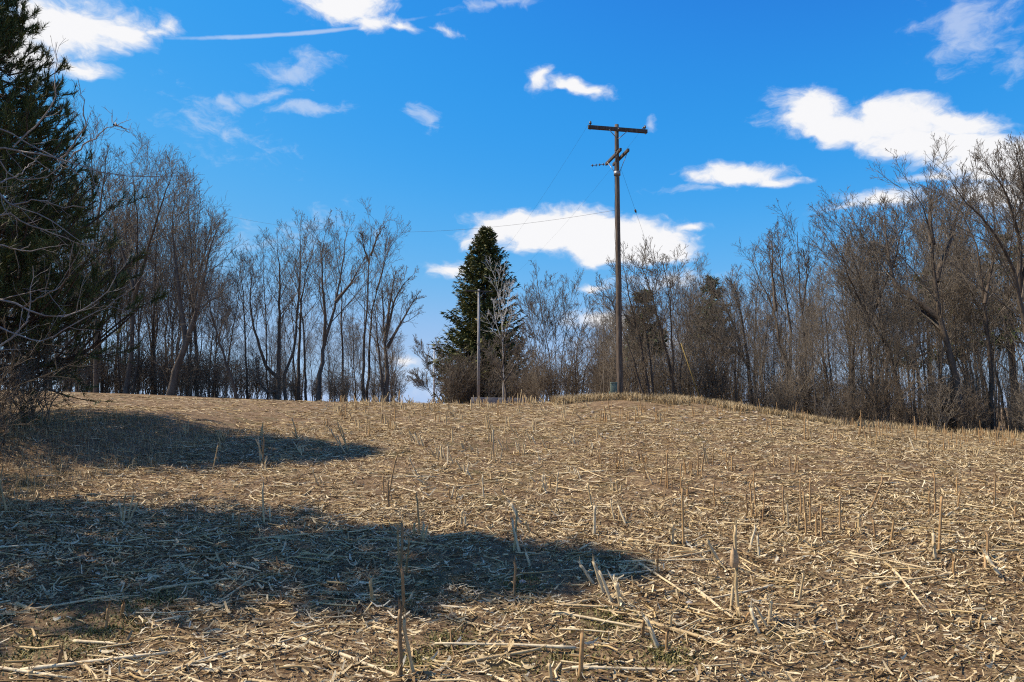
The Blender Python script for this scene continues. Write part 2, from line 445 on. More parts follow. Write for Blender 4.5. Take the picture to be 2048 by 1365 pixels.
# ------------------------------------------------------------------ corn residue lying on the field
def strips(X, Y, L, Wd, yaw, lift, curl, nseg=3):
    """bent ribbons lying on the ground"""
    n = len(X)
    t = np.linspace(-.5, .5, nseg+1)
    dx, dy = np.cos(yaw), np.sin(yaw)
    bend = RNG.normal(0, .18, n)
    cx = X[:, None] + dx[:, None]*t*L[:, None] - dy[:, None]*(bend*L)[:, None]*(t**2*4)
    cy = Y[:, None] + dy[:, None]*t*L[:, None] + dx[:, None]*(bend*L)[:, None]*(t**2*4)
    cz = ground(cx, cy) + lift[:, None] + curl[:, None]*(t**2*4)*L[:, None] + RNG.normal(0, .004, (n, nseg+1)) + RNG.normal(0, .10, n)[:, None]*t*L[:, None]
    taper = np.clip(1.15 - np.abs(t)*1.3*RNG.uniform(.4, 1.3, n)[:, None], .15, 1)
    w = Wd[:, None]*taper*.5
    roll = RNG.normal(0, .6, n)[:, None] + np.linspace(-.3, .3, nseg+1)
    ox = -dy[:, None]*w*np.cos(roll); oy = dx[:, None]*w*np.cos(roll); oz = w*np.sin(roll)
    P = np.stack([np.stack([cx-ox, cy-oy, cz-oz], -1), np.stack([cx+ox, cy+oy, cz+oz], -1)], 2)
    i = np.arange(n*(nseg+1)*2).reshape(n, nseg+1, 2)
    F = np.stack([i[:, :-1, 0], i[:, 1:, 0], i[:, 1:, 1], i[:, :-1, 1]], -1).reshape(-1, 4)
    return P.reshape(-1, 3), F
ROW_S = (510-1024)/FPX            # direction of the planting rows
WEEDS = [(*hit(px_, py_)[:2], r_) for px_, py_, r_ in ((120, 1255, .55), (60, 1320, .5), (215, 1275, .35), (300, 1205, .3), (1200, 1240, .3), (1140, 1325, .4), (1330, 1315, .25), (900, 1290, .25), (820, 1330, .25), (1040, 1170, .3), (1000, 890, 1.0), (250, 840, 1.2), (30, 970, .9))]
def field_mask(X, Y):
    """0 where the residue thins out to bare soil, grass bank or mound"""
    cover = .5 + .5*vnoise(X*.55+3, Y*.8, 11) + .35*vnoise(X*1.9, Y*2.4, 12)
    cover = cover + .22*np.cos(2*math.pi*(X-ROW_S*Y-1.4)/.81)
    m = np.clip(.52 + .85*cover, .12, 1)
    m = m*np.where(X < -6.9+.02*Y, .25, 1)
    for wx, wy, wr in WEEDS: m = m*np.clip(np.hypot(X-wx, Y-wy)/wr-.25, .15, 1)
    mound = np.clip(1-np.hypot((X-5.6)/5.5, (Y-24.5)/4.2), 0, 1)
    return m*(1-.9*np.clip(mound*2.2, 0, 1))
def build_litter():
    Vs, Fs, off = [], [], 0
    for n, y0, y1, l0, l1, w0, w1, seg in ((34000, 3.6, 9, .03, .18, .005, .022, 3), (62000, 3.6, 9, .010, .055, .004, .013, 1),
                                  (46000, 9, 17, .04, .19, .006, .022, 2), (50000, 9, 17, .02, .09, .005, .016, 1), (80000, 16.5, 28.5, .05, .22, .010, .026, 1)):
        X, Y = scatter(n, y0, y1)
        k = RNG.random(n) < field_mask(X, Y); X = X[k]; Y = Y[k]; n = len(X)
        L = l0 + (l1-l0)*RNG.random(n)**1.8; Wd = w0 + (w1-w0)*RNG.random(n)**1.5
        V, F = strips(X, Y, L, Wd, RNG.normal(0, .75, n) + (RNG.random(n) < .25)*RNG.uniform(-1.5, 1.5, n), RNG.uniform(.004, .030, n), RNG.normal(.10, .16, n), seg)
        Vs.append(V); Fs.append(F+off); off += len(V)
    o = link('corn_leaf_litter', mesh_from('corn_leaf_litter', np.concatenate(Vs), [np.concatenate(Fs)], M_LEAF))
    tag(o, 'shredded dry tan corn leaves and husks covering the field', 'leaf litter', None, 'stuff')
    tb = Tubes()
    for n, y0, y1, l0, l1, r0, r1 in ((2300, 3.6, 9, .05, .42, .003, .009), (5200, 9, 17, .06, .40, .0035, .0085), (8000, 16.5, 28.5, .10, .42, .006, .0105)):
        X, Y = scatter(n, y0, y1)
        k = RNG.random(n) < field_mask(X, Y)**.7; X = X[k]; Y = Y[k]; n = len(X)
        L = l0 + (l1-l0)*RNG.random(n)**2.2; R = r0 + (r1-r0)*RNG.random(n)
        yaw = RNG.normal(0, .55, n) + (RNG.random(n) < .22)*RNG.uniform(-1.5, 1.5, n)
        t = np.array([-.5, 0.0, .5])
        bend = RNG.normal(0, .05, n)
        x = X[:, None] + np.cos(yaw)[:, None]*t*L[:, None] - np.sin(yaw)[:, None]*(bend*L)[:, None]*np.array([1, 0, 1])
        y = Y[:, None] + np.sin(yaw)[:, None]*t*L[:, None] + np.cos(yaw)[:, None]*(bend*L)[:, None]*np.array([1, 0, 1])
        z = ground(x, y) + R[:, None] + RNG.uniform(.004, .03, n)[:, None] + (RNG.normal(0, .07, n)*L)[:, None]*t
        tb.add(np.stack([x, y, z], -1), R[:, None]*np.array([1, .95, .8]), 4)
    o = link('broken_stalk_litter', tb.mesh('broken_stalk_litter', M_CHIP))
    tag(o, 'broken straw coloured corn stalk pieces strewn across the field', 'stalk litter', None, 'stuff')
build_litter()

# ------------------------------------------------------------------ single corn stalks, standing and lying
def stalk_mesh(name, m, h, r, seed, jag=True):
    """a cut stalk along +z: nodes, slight bends, splintered top"""
    g = np.random.default_rng(seed)
    n = 9
    t = np.linspace(0, 1, n)
    kx = np.cumsum(np.where(np.arange(n) % 4 == 0, g.normal(0, .007, n), 0)); ky = np.cumsum(np.where(np.arange(n) % 4 == 0, g.normal(0, .007, n), 0))
    P = np.stack([kx*t*h/.4, ky*t*h/.4, t*h], -1); P[0, :2] = 0
    R = r*(1.12-.25*t)*(1 + .16*((np.arange(n) % 3) == 1))
    tb = Tubes(); tb.add(P, R, 7, True)
    if jag:
        for i in range(4):
            a = g.uniform(0, 6.28); q = P[-1] + np.array([math.cos(a), math.sin(a), 0])*r*.55
            d = np.array([g.normal(0, .25), g.normal(0, .25), 1])*g.uniform(.02, .07)
            tb.add(np.array([q - [0, 0, .01], q + d]), np.array([r*.35, r*.08]), 3)
    return tb.mesh(name, m)
def leaf_mesh(name, h, seed, count=1):
    """torn sheath leaves hanging round a stalk"""
    g = np.random.default_rng(seed); Vs, Fs, off = [], [], 0
    for i in range(count):
        a = g.uniform(0, 6.28); z0 = g.uniform(.05, .75)*h; L = g.uniform(.06, .2); w = g.uniform(.008, .018)
        s = np.linspace(0, 1, 4); rad = .008 + s*L*g.uniform(.2, .6); z = z0 + L*.3*np.sin(s*2.2) - L*s**2*g.uniform(.2, .8)
        z = np.maximum(z, .004)
        c = np.stack([np.cos(a+s*.3)*rad, np.sin(a+s*.3)*rad, z], -1)
        o = np.array([-math.sin(a), math.cos(a), g.uniform(-.4, .4)])*w*(1.1-s)[:, None]
        Vs.append(np.stack([c-o, c+o], 1).reshape(-1, 3))
        j = np.arange(8).reshape(4, 2)+off; Fs.append(np.stack([j[:-1, 0], j[1:, 0], j[1:, 1], j[:-1, 1]], -1)); off += 8
    return mesh_from(name, np.concatenate(Vs), [np.concatenate(Fs)], M_LEAF)
PALE = [stalk_mesh('pale_stalk', M_STALK_PALE, 1, .026, 100+i) for i in range(6)]
BROWN = [stalk_mesh('brown_stalk', M_STALK_BROWN, 1, .022, 200+i) for i in range(6)]
LEAVES = [leaf_mesh('sheath_leaf', .32, 300+i) for i in range(10)]
SK = {}
def stalk_for(kind, h, r, i):
    """mesh variants in 6 height classes, then scaled a little"""
    hc = min((.12, .18, .26, .36, .5, .8), key=lambda v: abs(math.log(v/h)))
    key = (kind, hc, i % 4)
    if key not in SK:
        SK[key] = stalk_mesh(kind + '_stalk', M_STALK_PALE if kind == 'pale' else M_STALK_BROWN, hc, .0105 if kind == 'pale' else .0095, hash((hc, i % 4)) % 9999)
    return SK[key], h/hc
def put_stalk(base, tip, kind, i, label, group, thick=1.0, leaf=True):
    base = np.array(base, float); v = np.array(tip, float) - base; h = float(np.linalg.norm(v))
    me, s = stalk_for(kind, h, .01, i)
    root = empty('corn_stalk', base - [0, 0, .01])
    root.rotation_mode = 'QUATERNION'
    root.rotation_quaternion = Vector(v).to_track_quat('Z', 'Y')
    o = link('stem', me, root, scale=(thick, thick, s))
    if leaf:
        for w in range(1 + i % 2):
            link('torn_leaf', LEAVES[(i*3+w*7) % len(LEAVES)], root, rot=(0, 0, i*1.1+w*2.2), scale=(1, 1, min(h/.32, 1.2)))
    tag(root, label, 'corn stalk', group)
    return root
HERO = [  # base x,y  top x,y  kind  thickness  label
 (800, 1362, 806, 1215, 'b', 1.25, 'thick dark corn stalk with pale splintered top at the bottom centre'),
 (812, 1212, 826, 1186, 'p', .9, 'short pale split stalk tip leaning right above the bottom centre stalk'),
 (808, 1225, 804, 1135, 'b', 1.2, 'dark corn stalk in the near shadow behind the bottom centre stalk'),
 (802, 1160, 803, 1044, 'b', 1.2, 'tallest dark corn stalk standing in the near shadow'),
 (798, 1130, 797, 1048, 'b', .9, 'thin dark stalk just behind the tallest shaded stalk'),
 (812, 1150, 818, 1075, 'b', .9, 'dark frayed stalk right beside the tallest shaded stalk'),
 (1160, 1362, 1166, 1262, 'b', 1.3, 'stout brown upright stalk at the bottom edge right of centre'),
 (1333, 1306, 1335, 1262, 'b', 1.0, 'short brown stalk below the leaning pale stalk near the bottom'),
 (1318, 1297, 1289, 1232, 'p', 1.2, 'pale stalk leaning left beside a short dark one near the bottom'),
 (1285, 1274, 1286, 1238, 'b', 1.0, 'short dark stalk just left of the leaning pale one'),
 (1341, 1258, 1342, 1228, 'p', .9, 'small pale stub standing behind the short brown stalk'),
 (1243, 1214, 1229, 1164, 'p', 1.4, 'white split stalk stub at the end of the near shadow'),
 (1225, 1207, 1197, 1140, 'p', 1.1, 'left leaning tan stalk in the clump past the shadow tip'),
 (1208, 1193, 1189, 1119, 'p', 1.1, 'tall ragged tan stalk in the clump past the shadow tip'),
 (1189, 1170, 1161, 1128, 'p', 1.1, 'leftmost leaning tan stalk of the clump past the shadow tip'),
 (1316, 1151, 1313, 1094, 'b', .9, 'dark upright stalk at the thin tip of the near shadow'),
 (1367, 1096, 1365, 975, 'b', 1.1, 'tall orange brown stalk right of the field centre'),
 (1462, 1221, 1463, 1168, 'p', 1.0, 'thin grey stub just left of the stalk with the dry ear'),
 (1483, 1248, 1499, 1224, 'b', .9, 'short orange stalk leaning right by the foot of the ear stalk'),
 (1518, 1268, 1500, 1214, 'p', 1.2, 'pale stalk leaning left to the right of the ear stalk'),
 (1536, 1257, 1512, 1214, 'p', .9, 'slim pale stalk leaning left farther right of the ear stalk'),
 (1538, 1250, 1545, 1198, 'p', 1.1, 'grey upright stalk right of the two leaning pale ones'),
 (1444, 1133, 1414, 1078, 'p', 1.3, 'thick pale stalk leaning left behind the dry ear'),
 (1496, 1105, 1515, 1050, 'p', 1.0, 'tan stalk leaning right just past the dry ear'),
 (1518, 1115, 1515, 1071, 'p', 1.0, 'short tan stub right of the dry ear'),
 (116, 1335, 120, 1298, 'b', 1.1, 'short dark stub in the bottom left corner litter'),
 (211, 1258, 217, 1214, 'b', 1.0, 'dark bent stub at the lower edge of the near shadow'),
 (243, 1236, 248, 1206, 'b', 1.2, 'frayed orange stub at the lower edge of the near shadow'),
 (61, 1366, 62, 1338, 'p', 1.2, 'broken stub at the very bottom left'),
 (476, 1068, 480, 1024, 'b', 1.1, 'dark stalk at the upper edge of the near shadow on the left'),
 (1028, 1199, 1029, 1123, 'b', 1.0, 'upright tan stalk on the lower edge of the near shadow'),
 (1878, 1109, 1881, 991, 'b', 1.1, 'tall orange stalk on the right above the stump of husks'),
 (1780, 1094, 1789, 1039, 'b', 1.0, 'brown stalk tilting right on the right side of the field'),
 (1751, 1081, 1749, 1039, 'b', 1.0, 'brown stalk with folded leaf left of the tilting one on the right'),
 (1680, 1065, 1680, 991, 'b', 1.0, 'straight orange stalk on the right half of the field'),
 (1621, 1048, 1619, 955, 'b', .9, 'tall slim orange stalk at two thirds of the width'),
 (1602, 1030, 1603, 955, 'b', .9, 'tall slim stalk just left of its twin at two thirds of the width'),
 (1738, 1022, 1771, 955, 'b', 1.0, 'long stalk leaning right in the right half of the field'),
 (1870, 1035, 1875, 945, 'b', .9, 'tall thin dark stalk far up the right side'),
 (1859, 1035, 1859, 980, 'b', .9, 'dark stalk left of the tall thin one far up the right side'),
 (1914, 1021, 1922, 980, 'b', .9, 'brown stalk tilting right near the right edge'),
 (1989, 1017, 1989, 955, 'b', .9, 'orange stalk near the right edge of the field'),
 (2030, 1035, 2030, 1012, 'b', 1.0, 'short brown stub at the right edge'),
 (1907, 1152, 1907, 1120, 'b', 1.1, 'short orange stub below the husk stump'),
 (1971, 1144, 1970, 1112, 'b', 1.2, 'dark stub under a leaning straw near the right edge'),
 (2003, 1155, 1972, 1112, 'p', 1.3, 'thick pale straw propped leaning left near the right edge'),
 (778, 1018, 776, 960, 'b', 1.1, 'brown stalk in the cluster just beyond the near shadow'),
 (775, 1000, 793, 910, 'b', 1.1, 'tallest tilted brown stalk beyond the near shadow'),
 (767, 985, 766, 950, 'b', 1.0, 'short brown stalk left in the cluster beyond the near shadow'),
 (922, 1050, 921, 1020, 'p', 1.3, 'white stub above the near shadow in the centre'),
 (930, 1055, 929, 1032, 'p', 1.1, 'short pale stub next to the white one above the near shadow'),
 (1188, 1072, 1190, 1010, 'p', 1.4, 'stout tan stalk above the shadow right of centre'),
 (1042, 1050, 1020, 1005, 'p', 1.5, 'thick husky stalk leaning left above the shadow'),
 (1060, 1066, 1052, 1042, 'p', 1.2, 'small pale stub leaning left just above the shadow edge'),
 (968, 1001, 965, 950, 'p', .9, 'thin grey stalk upright in the field centre'),
 (1112, 990, 1117, 943, 'p', 1.0, 'tan stalk upright right of the dark brace of leaves'),
 (1093, 989, 1085, 965, 'p', 1.0, 'short tan stalk leaning left in the field centre')]
def tip_of(base, px, py, depth_lean=0.0):
    return at(px, py, base[1] + depth_lean)
nst = 0
for (x0, y0, x1, y1, k, th, lab) in HERO:
    b = hit(x0, min(y0, 1361)); t = tip_of(b, x1, y1, RNG.normal(0, .03))
    put_stalk(b, t, 'pale' if k == 'p' else 'brown', nst, lab, None, th*1.1); nst += 1
# the stalk that still carries a dry ear
b = hit(1478, 1243); t = tip_of(b, 1460, 1046)
er = put_stalk(b, t, 'pale', 3, 'tall tan corn stalk still holding a dry husked ear', None, 1.15); nst += 1
def ear_mesh():
    g = np.random.default_rng(5); n, k = 12, 10
    s = np.linspace(0, 1, n); R = .026*np.sin(np.clip(s*1.05+.12, 0, 1)**.7*math.pi)**.6 + .004
    a = np.arange(k)*2*math.pi/k
    V = np.stack([np.cos(a)[None]*R[:, None]*(1+.12*g.normal(0, 1, (1, k))), np.sin(a)[None]*R[:, None]*(1+.12*g.normal(0, 1, (1, k))), np.repeat(s[:, None]*.19, k, 1)], -1).reshape(-1, 3)
    i = np.arange(n*k).reshape(n, k); A = i[:-1]; B = np.roll(A, -1, 1); D = i[1:]; C = np.roll(D, -1, 1)
    return mesh_from('dry_ear', V, [np.stack([A, B, C, D], -1).reshape(-1, 4)], M_HUSK, True)
el_ = float(np.linalg.norm(np.array(t)-np.array(b)))
link('dry_ear', ear_mesh(), er, (.045, -.01, el_*.58), (0, .10, 0), (1.15, 1.15, .85))
for w in range(5): link('husk_leaf', leaf_mesh('husk_leaf', .4, 77+w), er, (.03, 0, el_*.45), (0, 0, .5+w), (1, 1, .7))
# stalks left standing along the planting rows
def row_points():
    pts = []
    g = np.random.default_rng(21)
    for r in range(-30, 42):
        X0 = 1.0 + r*.81
        y = 3.9
        while y < 29:
            y += g.uniform(.09, .30)
            x = X0 + ROW_S*y + g.normal(0, .05)
            if abs(x) > y*.80 + .5 or x < -7.2 + .02*y: continue
            short = 1.0
            dens = .05 if y < 7 else (.46 if y < 17 else .60)
            dens *= np.clip(.65 + 1.1*float(vnoise(x*.5, y*.35, 31)), .08, 1.4)
            mound = 1-math.hypot((x-6.0)/5.0, (y-26.5)/3.2)
            if mound > .1: dens *= .12
            if y > 6.5: dens *= .42
            if x < -1.2 and y < 13: dens *= .3
            if 8.5 < y < 15 and -1.6 < x < 3.0: dens = max(dens*1.7, .26); short = .8
            if g.random() < dens:
                lean = (g.normal(-.18, .22), g.normal(0, .2)); tone = g.random(); hh = g.lognormal(-1.5, .25)*short
                yy = y
                for _ in range(1 if y < 6.5 else int(g.integers(1, 6 if x < 3 else 4))):
                    pts.append((X0 + ROW_S*yy + g.normal(0, .035), yy, lean, tone, hh)); yy += g.uniform(.035, .11)
    return pts
RP = sorted(row_points(), key=lambda p: p[1])
far = Tubes(); farp = Tubes()
g = np.random.default_rng(22)
for q, (x, y, lean, tone, hh) in enumerate(RP):
    z = float(ground(x, y))
    right = x/y > .12
    brown = (.7*tone + .3*g.random()) < (.68 if right else .22)
    h = float(np.clip(hh*g.lognormal(0, .3), .07, .6))*(1.15 if brown else 1)
    lx, ly = (g.normal(0, .09), g.normal(0, .09)) if brown else (lean[0]+g.normal(0, .12), lean[1]+g.normal(0, .12))
    tip = (x+lx*h, y+ly*h, z+h*math.sqrt(max(.2, 1-lx*lx-ly*ly)))
    if q < 240:
        zn = ('near the bottom edge' if y < 6.5 else 'level with the near shadow' if y < 8.5 else 'beyond the near shadow') + (' at the left' if x/y < -.25 else ' at the right' if x/y > .25 else ' in the middle')
        put_stalk((x, y, z), tip, 'brown' if brown else 'pale', q,
                  ('brown weathered corn stalk ' if brown else 'pale cut corn stalk ') + zn,
                  ('brown stubble stalks ' if brown else 'pale stubble stalks ') + zn, g.uniform(.8, 1.25), q < 120)
    else:
        (far if brown else farp).add(np.array([(x, y, z-.01), ((x+tip[0])/2+g.normal(0, .006), (y+tip[1])/2, (z+tip[2])/2), tip]), np.array([1.1, 1, .8])*(.0095 + .0002*y)*g.uniform(.75, 1.2), 4)
tag(link('distant_stubble', far.mesh('distant_stubble', M_STALK_BROWN)), 'brown standing corn stubble across the far field', 'stubble', None, 'stuff')
tag(link('distant_pale_stubble', farp.mesh('distant_pale_stubble', M_STALK_PALE)), 'pale standing corn stubble across the far field and crest', 'stubble', None, 'stuff')

# long stalks lying flat
def lying_mesh(seed, L, r, m):
    g = np.random.default_rng(seed); n = 10; t = np.linspace(-.5, .5, n)
    P = np.stack([t*L, np.cumsum(np.cumsum(g.normal(0, .0035, n)))*L, np.abs(np.cumsum(g.normal(0, .003, n)))*L*.6], -1)
    R = r*(1-.35*(t+.5))*(1+.15*((np.arange(n) % 3) == 1))
    tb = Tubes(); tb.add(P, R, 7, True)
    for i in range(3):
        e = P[-1] if i < 2 else P[0]; d = 1 if i < 2 else -1
        tb.add(np.array([e-[d*.01, 0, 0], e+[d*g.uniform(.02, .06), g.normal(0, .012), g.normal(0.004, .006)]]), np.array([r*.4, r*.1]), 3)
    return tb.mesh('lying_stalk', m)
LY = [lying_mesh(400+i, L, r, m) for i, (L, r, m) in enumerate([(.35, .011, M_STALK_PALE), (.5, .012, M_STALK_PALE), (.7, .011, M_STALK_PALE), (.28, .010, M_STALK_BROWN),
                                                             (.9, .011, M_STALK_PALE), (.5, .011, M_STALK_BROWN), (.22, .012, M_STALK_PALE), (.42, .009, M_STALK_PALE)])]
def put_lying(x, y, yaw, i, label, group, s=1.0):
    me = LY[i % len(LY)]
    dx, dy = math.cos(yaw)*.2, math.sin(yaw)*.2
    zc = float(ground(x, y)); sl = math.atan2(float(ground(x+dx, y+dy)-ground(x-dx, y-dy)), .4)
    o = link('fallen_corn_stalk', me, None, (x, y, zc+.022), (0, -sl, 0), (s, s, s))
    o.rotation_mode = 'XYZ'
    o.rotation_euler = (float(RNG.uniform(-3, 3)) if False else 0.0, -sl, yaw)
    tag(o, label, 'corn stalk', group)
HL = [(40, 1218, 66, 1225, 6, 1.4, 'thick golden stalk piece at the left edge below the near shadow'),
      (20, 1232, 190, 1206, 4, 1.0, 'long dark stalk along the lower left edge of the near shadow'),
      (150, 1288, 240, 1293, 0, 1.0, 'bright straight stalk piece in the lower left litter'),
      (100, 1345, 285, 1314, 2, 1.2, 'long bent tan stalk in the bottom left corner'),
      (175, 1345, 200, 1362, 0, 1.0, 'short orange stalk piece at the bottom left edge'),
      (620, 1290, 810, 1362, 4, 1.2, 'long tan stalk running down to the bottom centre stalk'),
      (755, 1264, 800, 1275, 6, 1.2, 'short bright stalk chunk beside the bottom centre stalk'),
      (0, 1342, 100, 1352, 2, 1.0, 'thin straw along the very bottom left'),
      (1150, 1238, 1250, 1252, 2, 1.0, 'slim brown stalk lying near the bottom right of centre'),
      (1115, 1215, 1205, 1216, 1, 1.0, 'brown stalk lying level past the near shadow'),
      (1290, 1140, 1370, 1185, 2, 1.1, 'tan stalk slanting down to the right past the shadow tip'),
      (1400, 1190, 1460, 1235, 1, 1.2, 'split pale stalk slanting beside the ear stalk'),
      (1355, 1270, 1405, 1282, 1, 1.3, 'yellow stalk piece with dark end near the bottom right'),
      (1200, 1340, 1300, 1342, 2, 1.0, 'pale stalk lying level at the bottom right of centre'),
      (1290, 1088, 1365, 1098, 2, 1.0, 'bright long straw lying left of the tall orange stalk'),
      (955, 1330, 1050, 1310, 1, 1.1, 'dark stalk lying near the bottom just right of centre'),
      (605, 1112, 700, 1118, 1, 1.0, 'grey bent stalk lying in the near shadow'),
      (90, 1092, 320, 1108, 4, 1.0, 'long pale stalk lying in the near shadow on the left'),
      (870, 1080, 940, 1066, 1, 1.0, 'pale stalk on the upper edge of the near shadow'),
      (1750, 1122, 1820, 1136, 2, 1.0, 'bright straw lying left of the husk stump'),
      (1880, 1046, 1925, 1016, 1, 1.0, 'pale straw propped up to the right near the tall orange stalk')]
for (x0, y0, x1, y1, i, s, lab) in HL:
    a = hit(x0, y0); c = hit(x1, y1)
    put_lying((a[0]+c[0])/2, (a[1]+c[1])/2, math.atan2(c[1]-a[1], c[0]-a[0]), i, lab, None, s)
g = np.random.default_rng(33)
for q in range(160):
    y = math.sqrt(g.uniform(3.9**2, 11**2)); x = g.uniform(-.8, .8)*y
    if x < -7 or g.random() > field_mask(x, y)*1.3: continue
    brown = (q % len(LY)) in (3, 5)
    zn = ('bottom edge' if y < 5.5 else 'near shadow' if (x < 1.5 and y < 8.6) else 'field beyond the near shadow') + (' at the left' if x/y < -.25 else ' at the right' if x/y > .25 else ' in the middle')
    put_lying(x, y, g.normal(0, .6) + (math.pi if g.random() < .5 else 0), q,
              ('brown' if brown else 'tan') + ' fallen corn stalk, ' + zn, ('brown' if brown else 'tan') + ' fallen stalks, ' + zn, g.uniform(.6, 1.15))

# clumps of torn husk leaves round cut stumps
def husk_clump(px, py, s, label):
    b = hit(px, py); root = empty('corn_stump', b)
    g = np.random.default_rng(int(px))
    link('stub', stalk_mesh('stub', M_STALK_PALE, .16*s, .014, int(px)), root)
    for i in range(9):
        link('husk_leaf', leaf_mesh('husk_leaf', .2*s, int(px)+i), root, (g.normal(0, .02), g.normal(0, .02), 0), (0, 0, g.uniform(0, 6)), (1.3, 1.3, 1))
    tag(root, label, 'corn stump')
husk_clump(1870, 1122, 1.5, 'cut corn stump wrapped in splayed pale husks at the right')
husk_clump(1718, 1072, 1.3, 'bent corn stump with a drooping leaf right of centre')
husk_clump(1565, 862, 2.2, 'tall ragged corn stump at the foot of the grassy mound')
husk_clump(1610, 868, 2.2, 'ragged corn stump second from the grassy mound')
husk_clump(1345, 1092, 1.3, 'husky stump left of the tall orange stalk')
husk_clump(1085, 985, 1.5, 'dark husky stump in the field centre')

# ------------------------------------------------------------------ stones
def stone_mesh(seed):
    g = np.random.default_rng(seed); import bmesh
    bm = bmesh.new(); bmesh.ops.create_icosphere(bm, subdivisions=2, radius=1)
    d = g.normal(0, 1, (6, 3)); d = unit(d); k = g.uniform(.62, .9, 6)
    for v in bm.verts:
        c = np.array(v.co)
        for dd, kk in zip(d, k):
            e = c @ dd
            if e > kk: c = c - dd*(e-kk)
        v.co = c*(1+g.normal(0, .02))
    me = bpy.data.meshes.new('stone'); bm.to_mesh(me); bm.free(); me.materials.append(M_STONE); return me
ST = [stone_mesh(500+i) for i in range(5)]
def put_stone(px, py, wpx, label, group, i):
    x, y, z = hit(px, py); r = wpx/FPX*y*.5
    o = link('field_stone', ST[i % 5], None, (x, y, z+r*.25), (0, 0, i*1.3), (r, r*.9, r*.7))
    tag(o, label, 'stone', group)
SH = [(1185, 826, 9, 'pale rock on the slope left below the big pole'), (1298, 822, 7, 'grey stone right below the big pole'), (1308, 818, 6, 'white stone beside the grey one below the big pole'),
      (1288, 836, 6, 'orange stone in the soil below the big pole'), (1490, 842, 8, 'orange brown stone at the foot of the grassy mound'), (905, 1236, 18, 'pale rounded stone below the near shadow in the centre'),
      (165, 1118, 14, 'whitish stone lying in the near shadow at the left'), (1378, 1212, 17, 'flat tan stone in bare soil left of the ear stalk'), (220, 1124, 14, 'grey blocky stone in the near shadow at the left'),
      (1045, 1168, 14, 'tan stone at the lower shadow edge right of centre')]
for i, (x, y, w, l) in enumerate(SH): put_stone(x, y, w, l, None, i)
g = np.random.default_rng(41)
for i in range(70):
    put_stone(g.uniform(1130, 1560) if i < 50 else g.uniform(150, 1900), g.uniform(815, 890) if i < 50 else g.uniform(880, 1300), g.uniform(4, 9) if i < 50 else g.uniform(4, 9),
              'small pale stone in the thin stubble below the big pole' if i < 50 else 'small pale stone half buried among the corn litter',
              'small stones below the pole' if i < 50 else 'small stones in the litter', i)

# ------------------------------------------------------------------ dry grass and weeds
def blades(X, Y, h, w, lean):
    n = len(X); z = ground(X, Y)
    a = RNG.uniform(0, 6.28, n); l = RNG.uniform(.1, 1, n)*lean
    dx, dy = np.cos(a), np.sin(a)
    B = np.stack([X, Y, z-.01], -1)
    M = B + np.stack([dx*l*h*.3, dy*l*h*.3, h*.6], -1); T = B + np.stack([dx*l*h, dy*l*h, h*(1-.35*l)], -1)
    o = np.stack([-dy*w, dx*w, 0*w], -1)
    V = np.stack([B-o, B+o, M+o*.7, M-o*.7, T], 1).reshape(-1, 3); i = np.arange(n)[:, None]*5
    return V, [i+np.array([0, 1, 2, 3]), i+np.array([3, 2, 4])]
def grass(name, X, Y, h0, h1, w, lean, m, label, cat):
    n = len(X); V, F = blades(X, Y, h0+(h1-h0)*RNG.random(n)**1.6, w*RNG.uniform(.6, 1.3, n), lean)
    tag(link(name, mesh_from(name, V, F, m)), label, cat, None, 'stuff')
def clump_filter(X, Y, f, th, seed):
    k = vnoise(X*f, Y*f, seed) + .5*vnoise(X*f*2.7, Y*f*2.7, seed+1) > th
    return X[k], Y[k]
X = RNG.uniform(1.6, 11.5, 80000); Y = RNG.uniform(22.5, 28.6, 80000)
k = Y > np.where(X < 5.2, 25.2, 23.6) + 1.0*vnoise(X*.8, Y*.3, 51); X, Y = X[k], Y[k]
X, Y = clump_filter(X, Y, .9, -.25, 52)
grass('mound_grass', X, Y, .06, .42, .008, .9, M_GRASS, 'dry tan grass growing on the low mound around the big pole', 'grass')
X = RNG.uniform(9.5, 22, 16000); Y = 26.2 + RNG.gamma(2.0, .9, 16000); X, Y = clump_filter(X, Y, .7, -.1, 57)
grass('margin_grass', X, Y, .06, .45, .008, 1.0, M_GRASS, 'dry tan grass along the edge of the right wood', 'grass')
X = RNG.uniform(-13, -5.6, 22000); Y = RNG.uniform(5.5, 16, 22000); k = X < -6.3 + .02*Y + .5*vnoise(X, Y, 53)
grass('bank_grass', X[k], Y[k], .04, .28, .003, 1.0, M_GRASS, 'dry tan grass on the bank at the left edge', 'grass')
X, Y = scatter(60000, 3.6, 16); X, Y = clump_filter(X, Y, .8, .62, 54); X, Y = X[:16000], Y[:16000]
XY = [(wx + RNG.normal(0, wr*.5, int(700+1300*wr)), wy + RNG.normal(0, wr*.5, int(700+1300*wr))) for wx, wy, wr in WEEDS]
X = np.concatenate([X]+[q_[0] for q_ in XY]); Y = np.concatenate([Y]+[q_[1] for q_ in XY])
grass('ground_weeds', X, Y, .012, .05, .0055, 1.2, M_WEED, 'small patches of low green weeds between the corn litter', 'weeds')

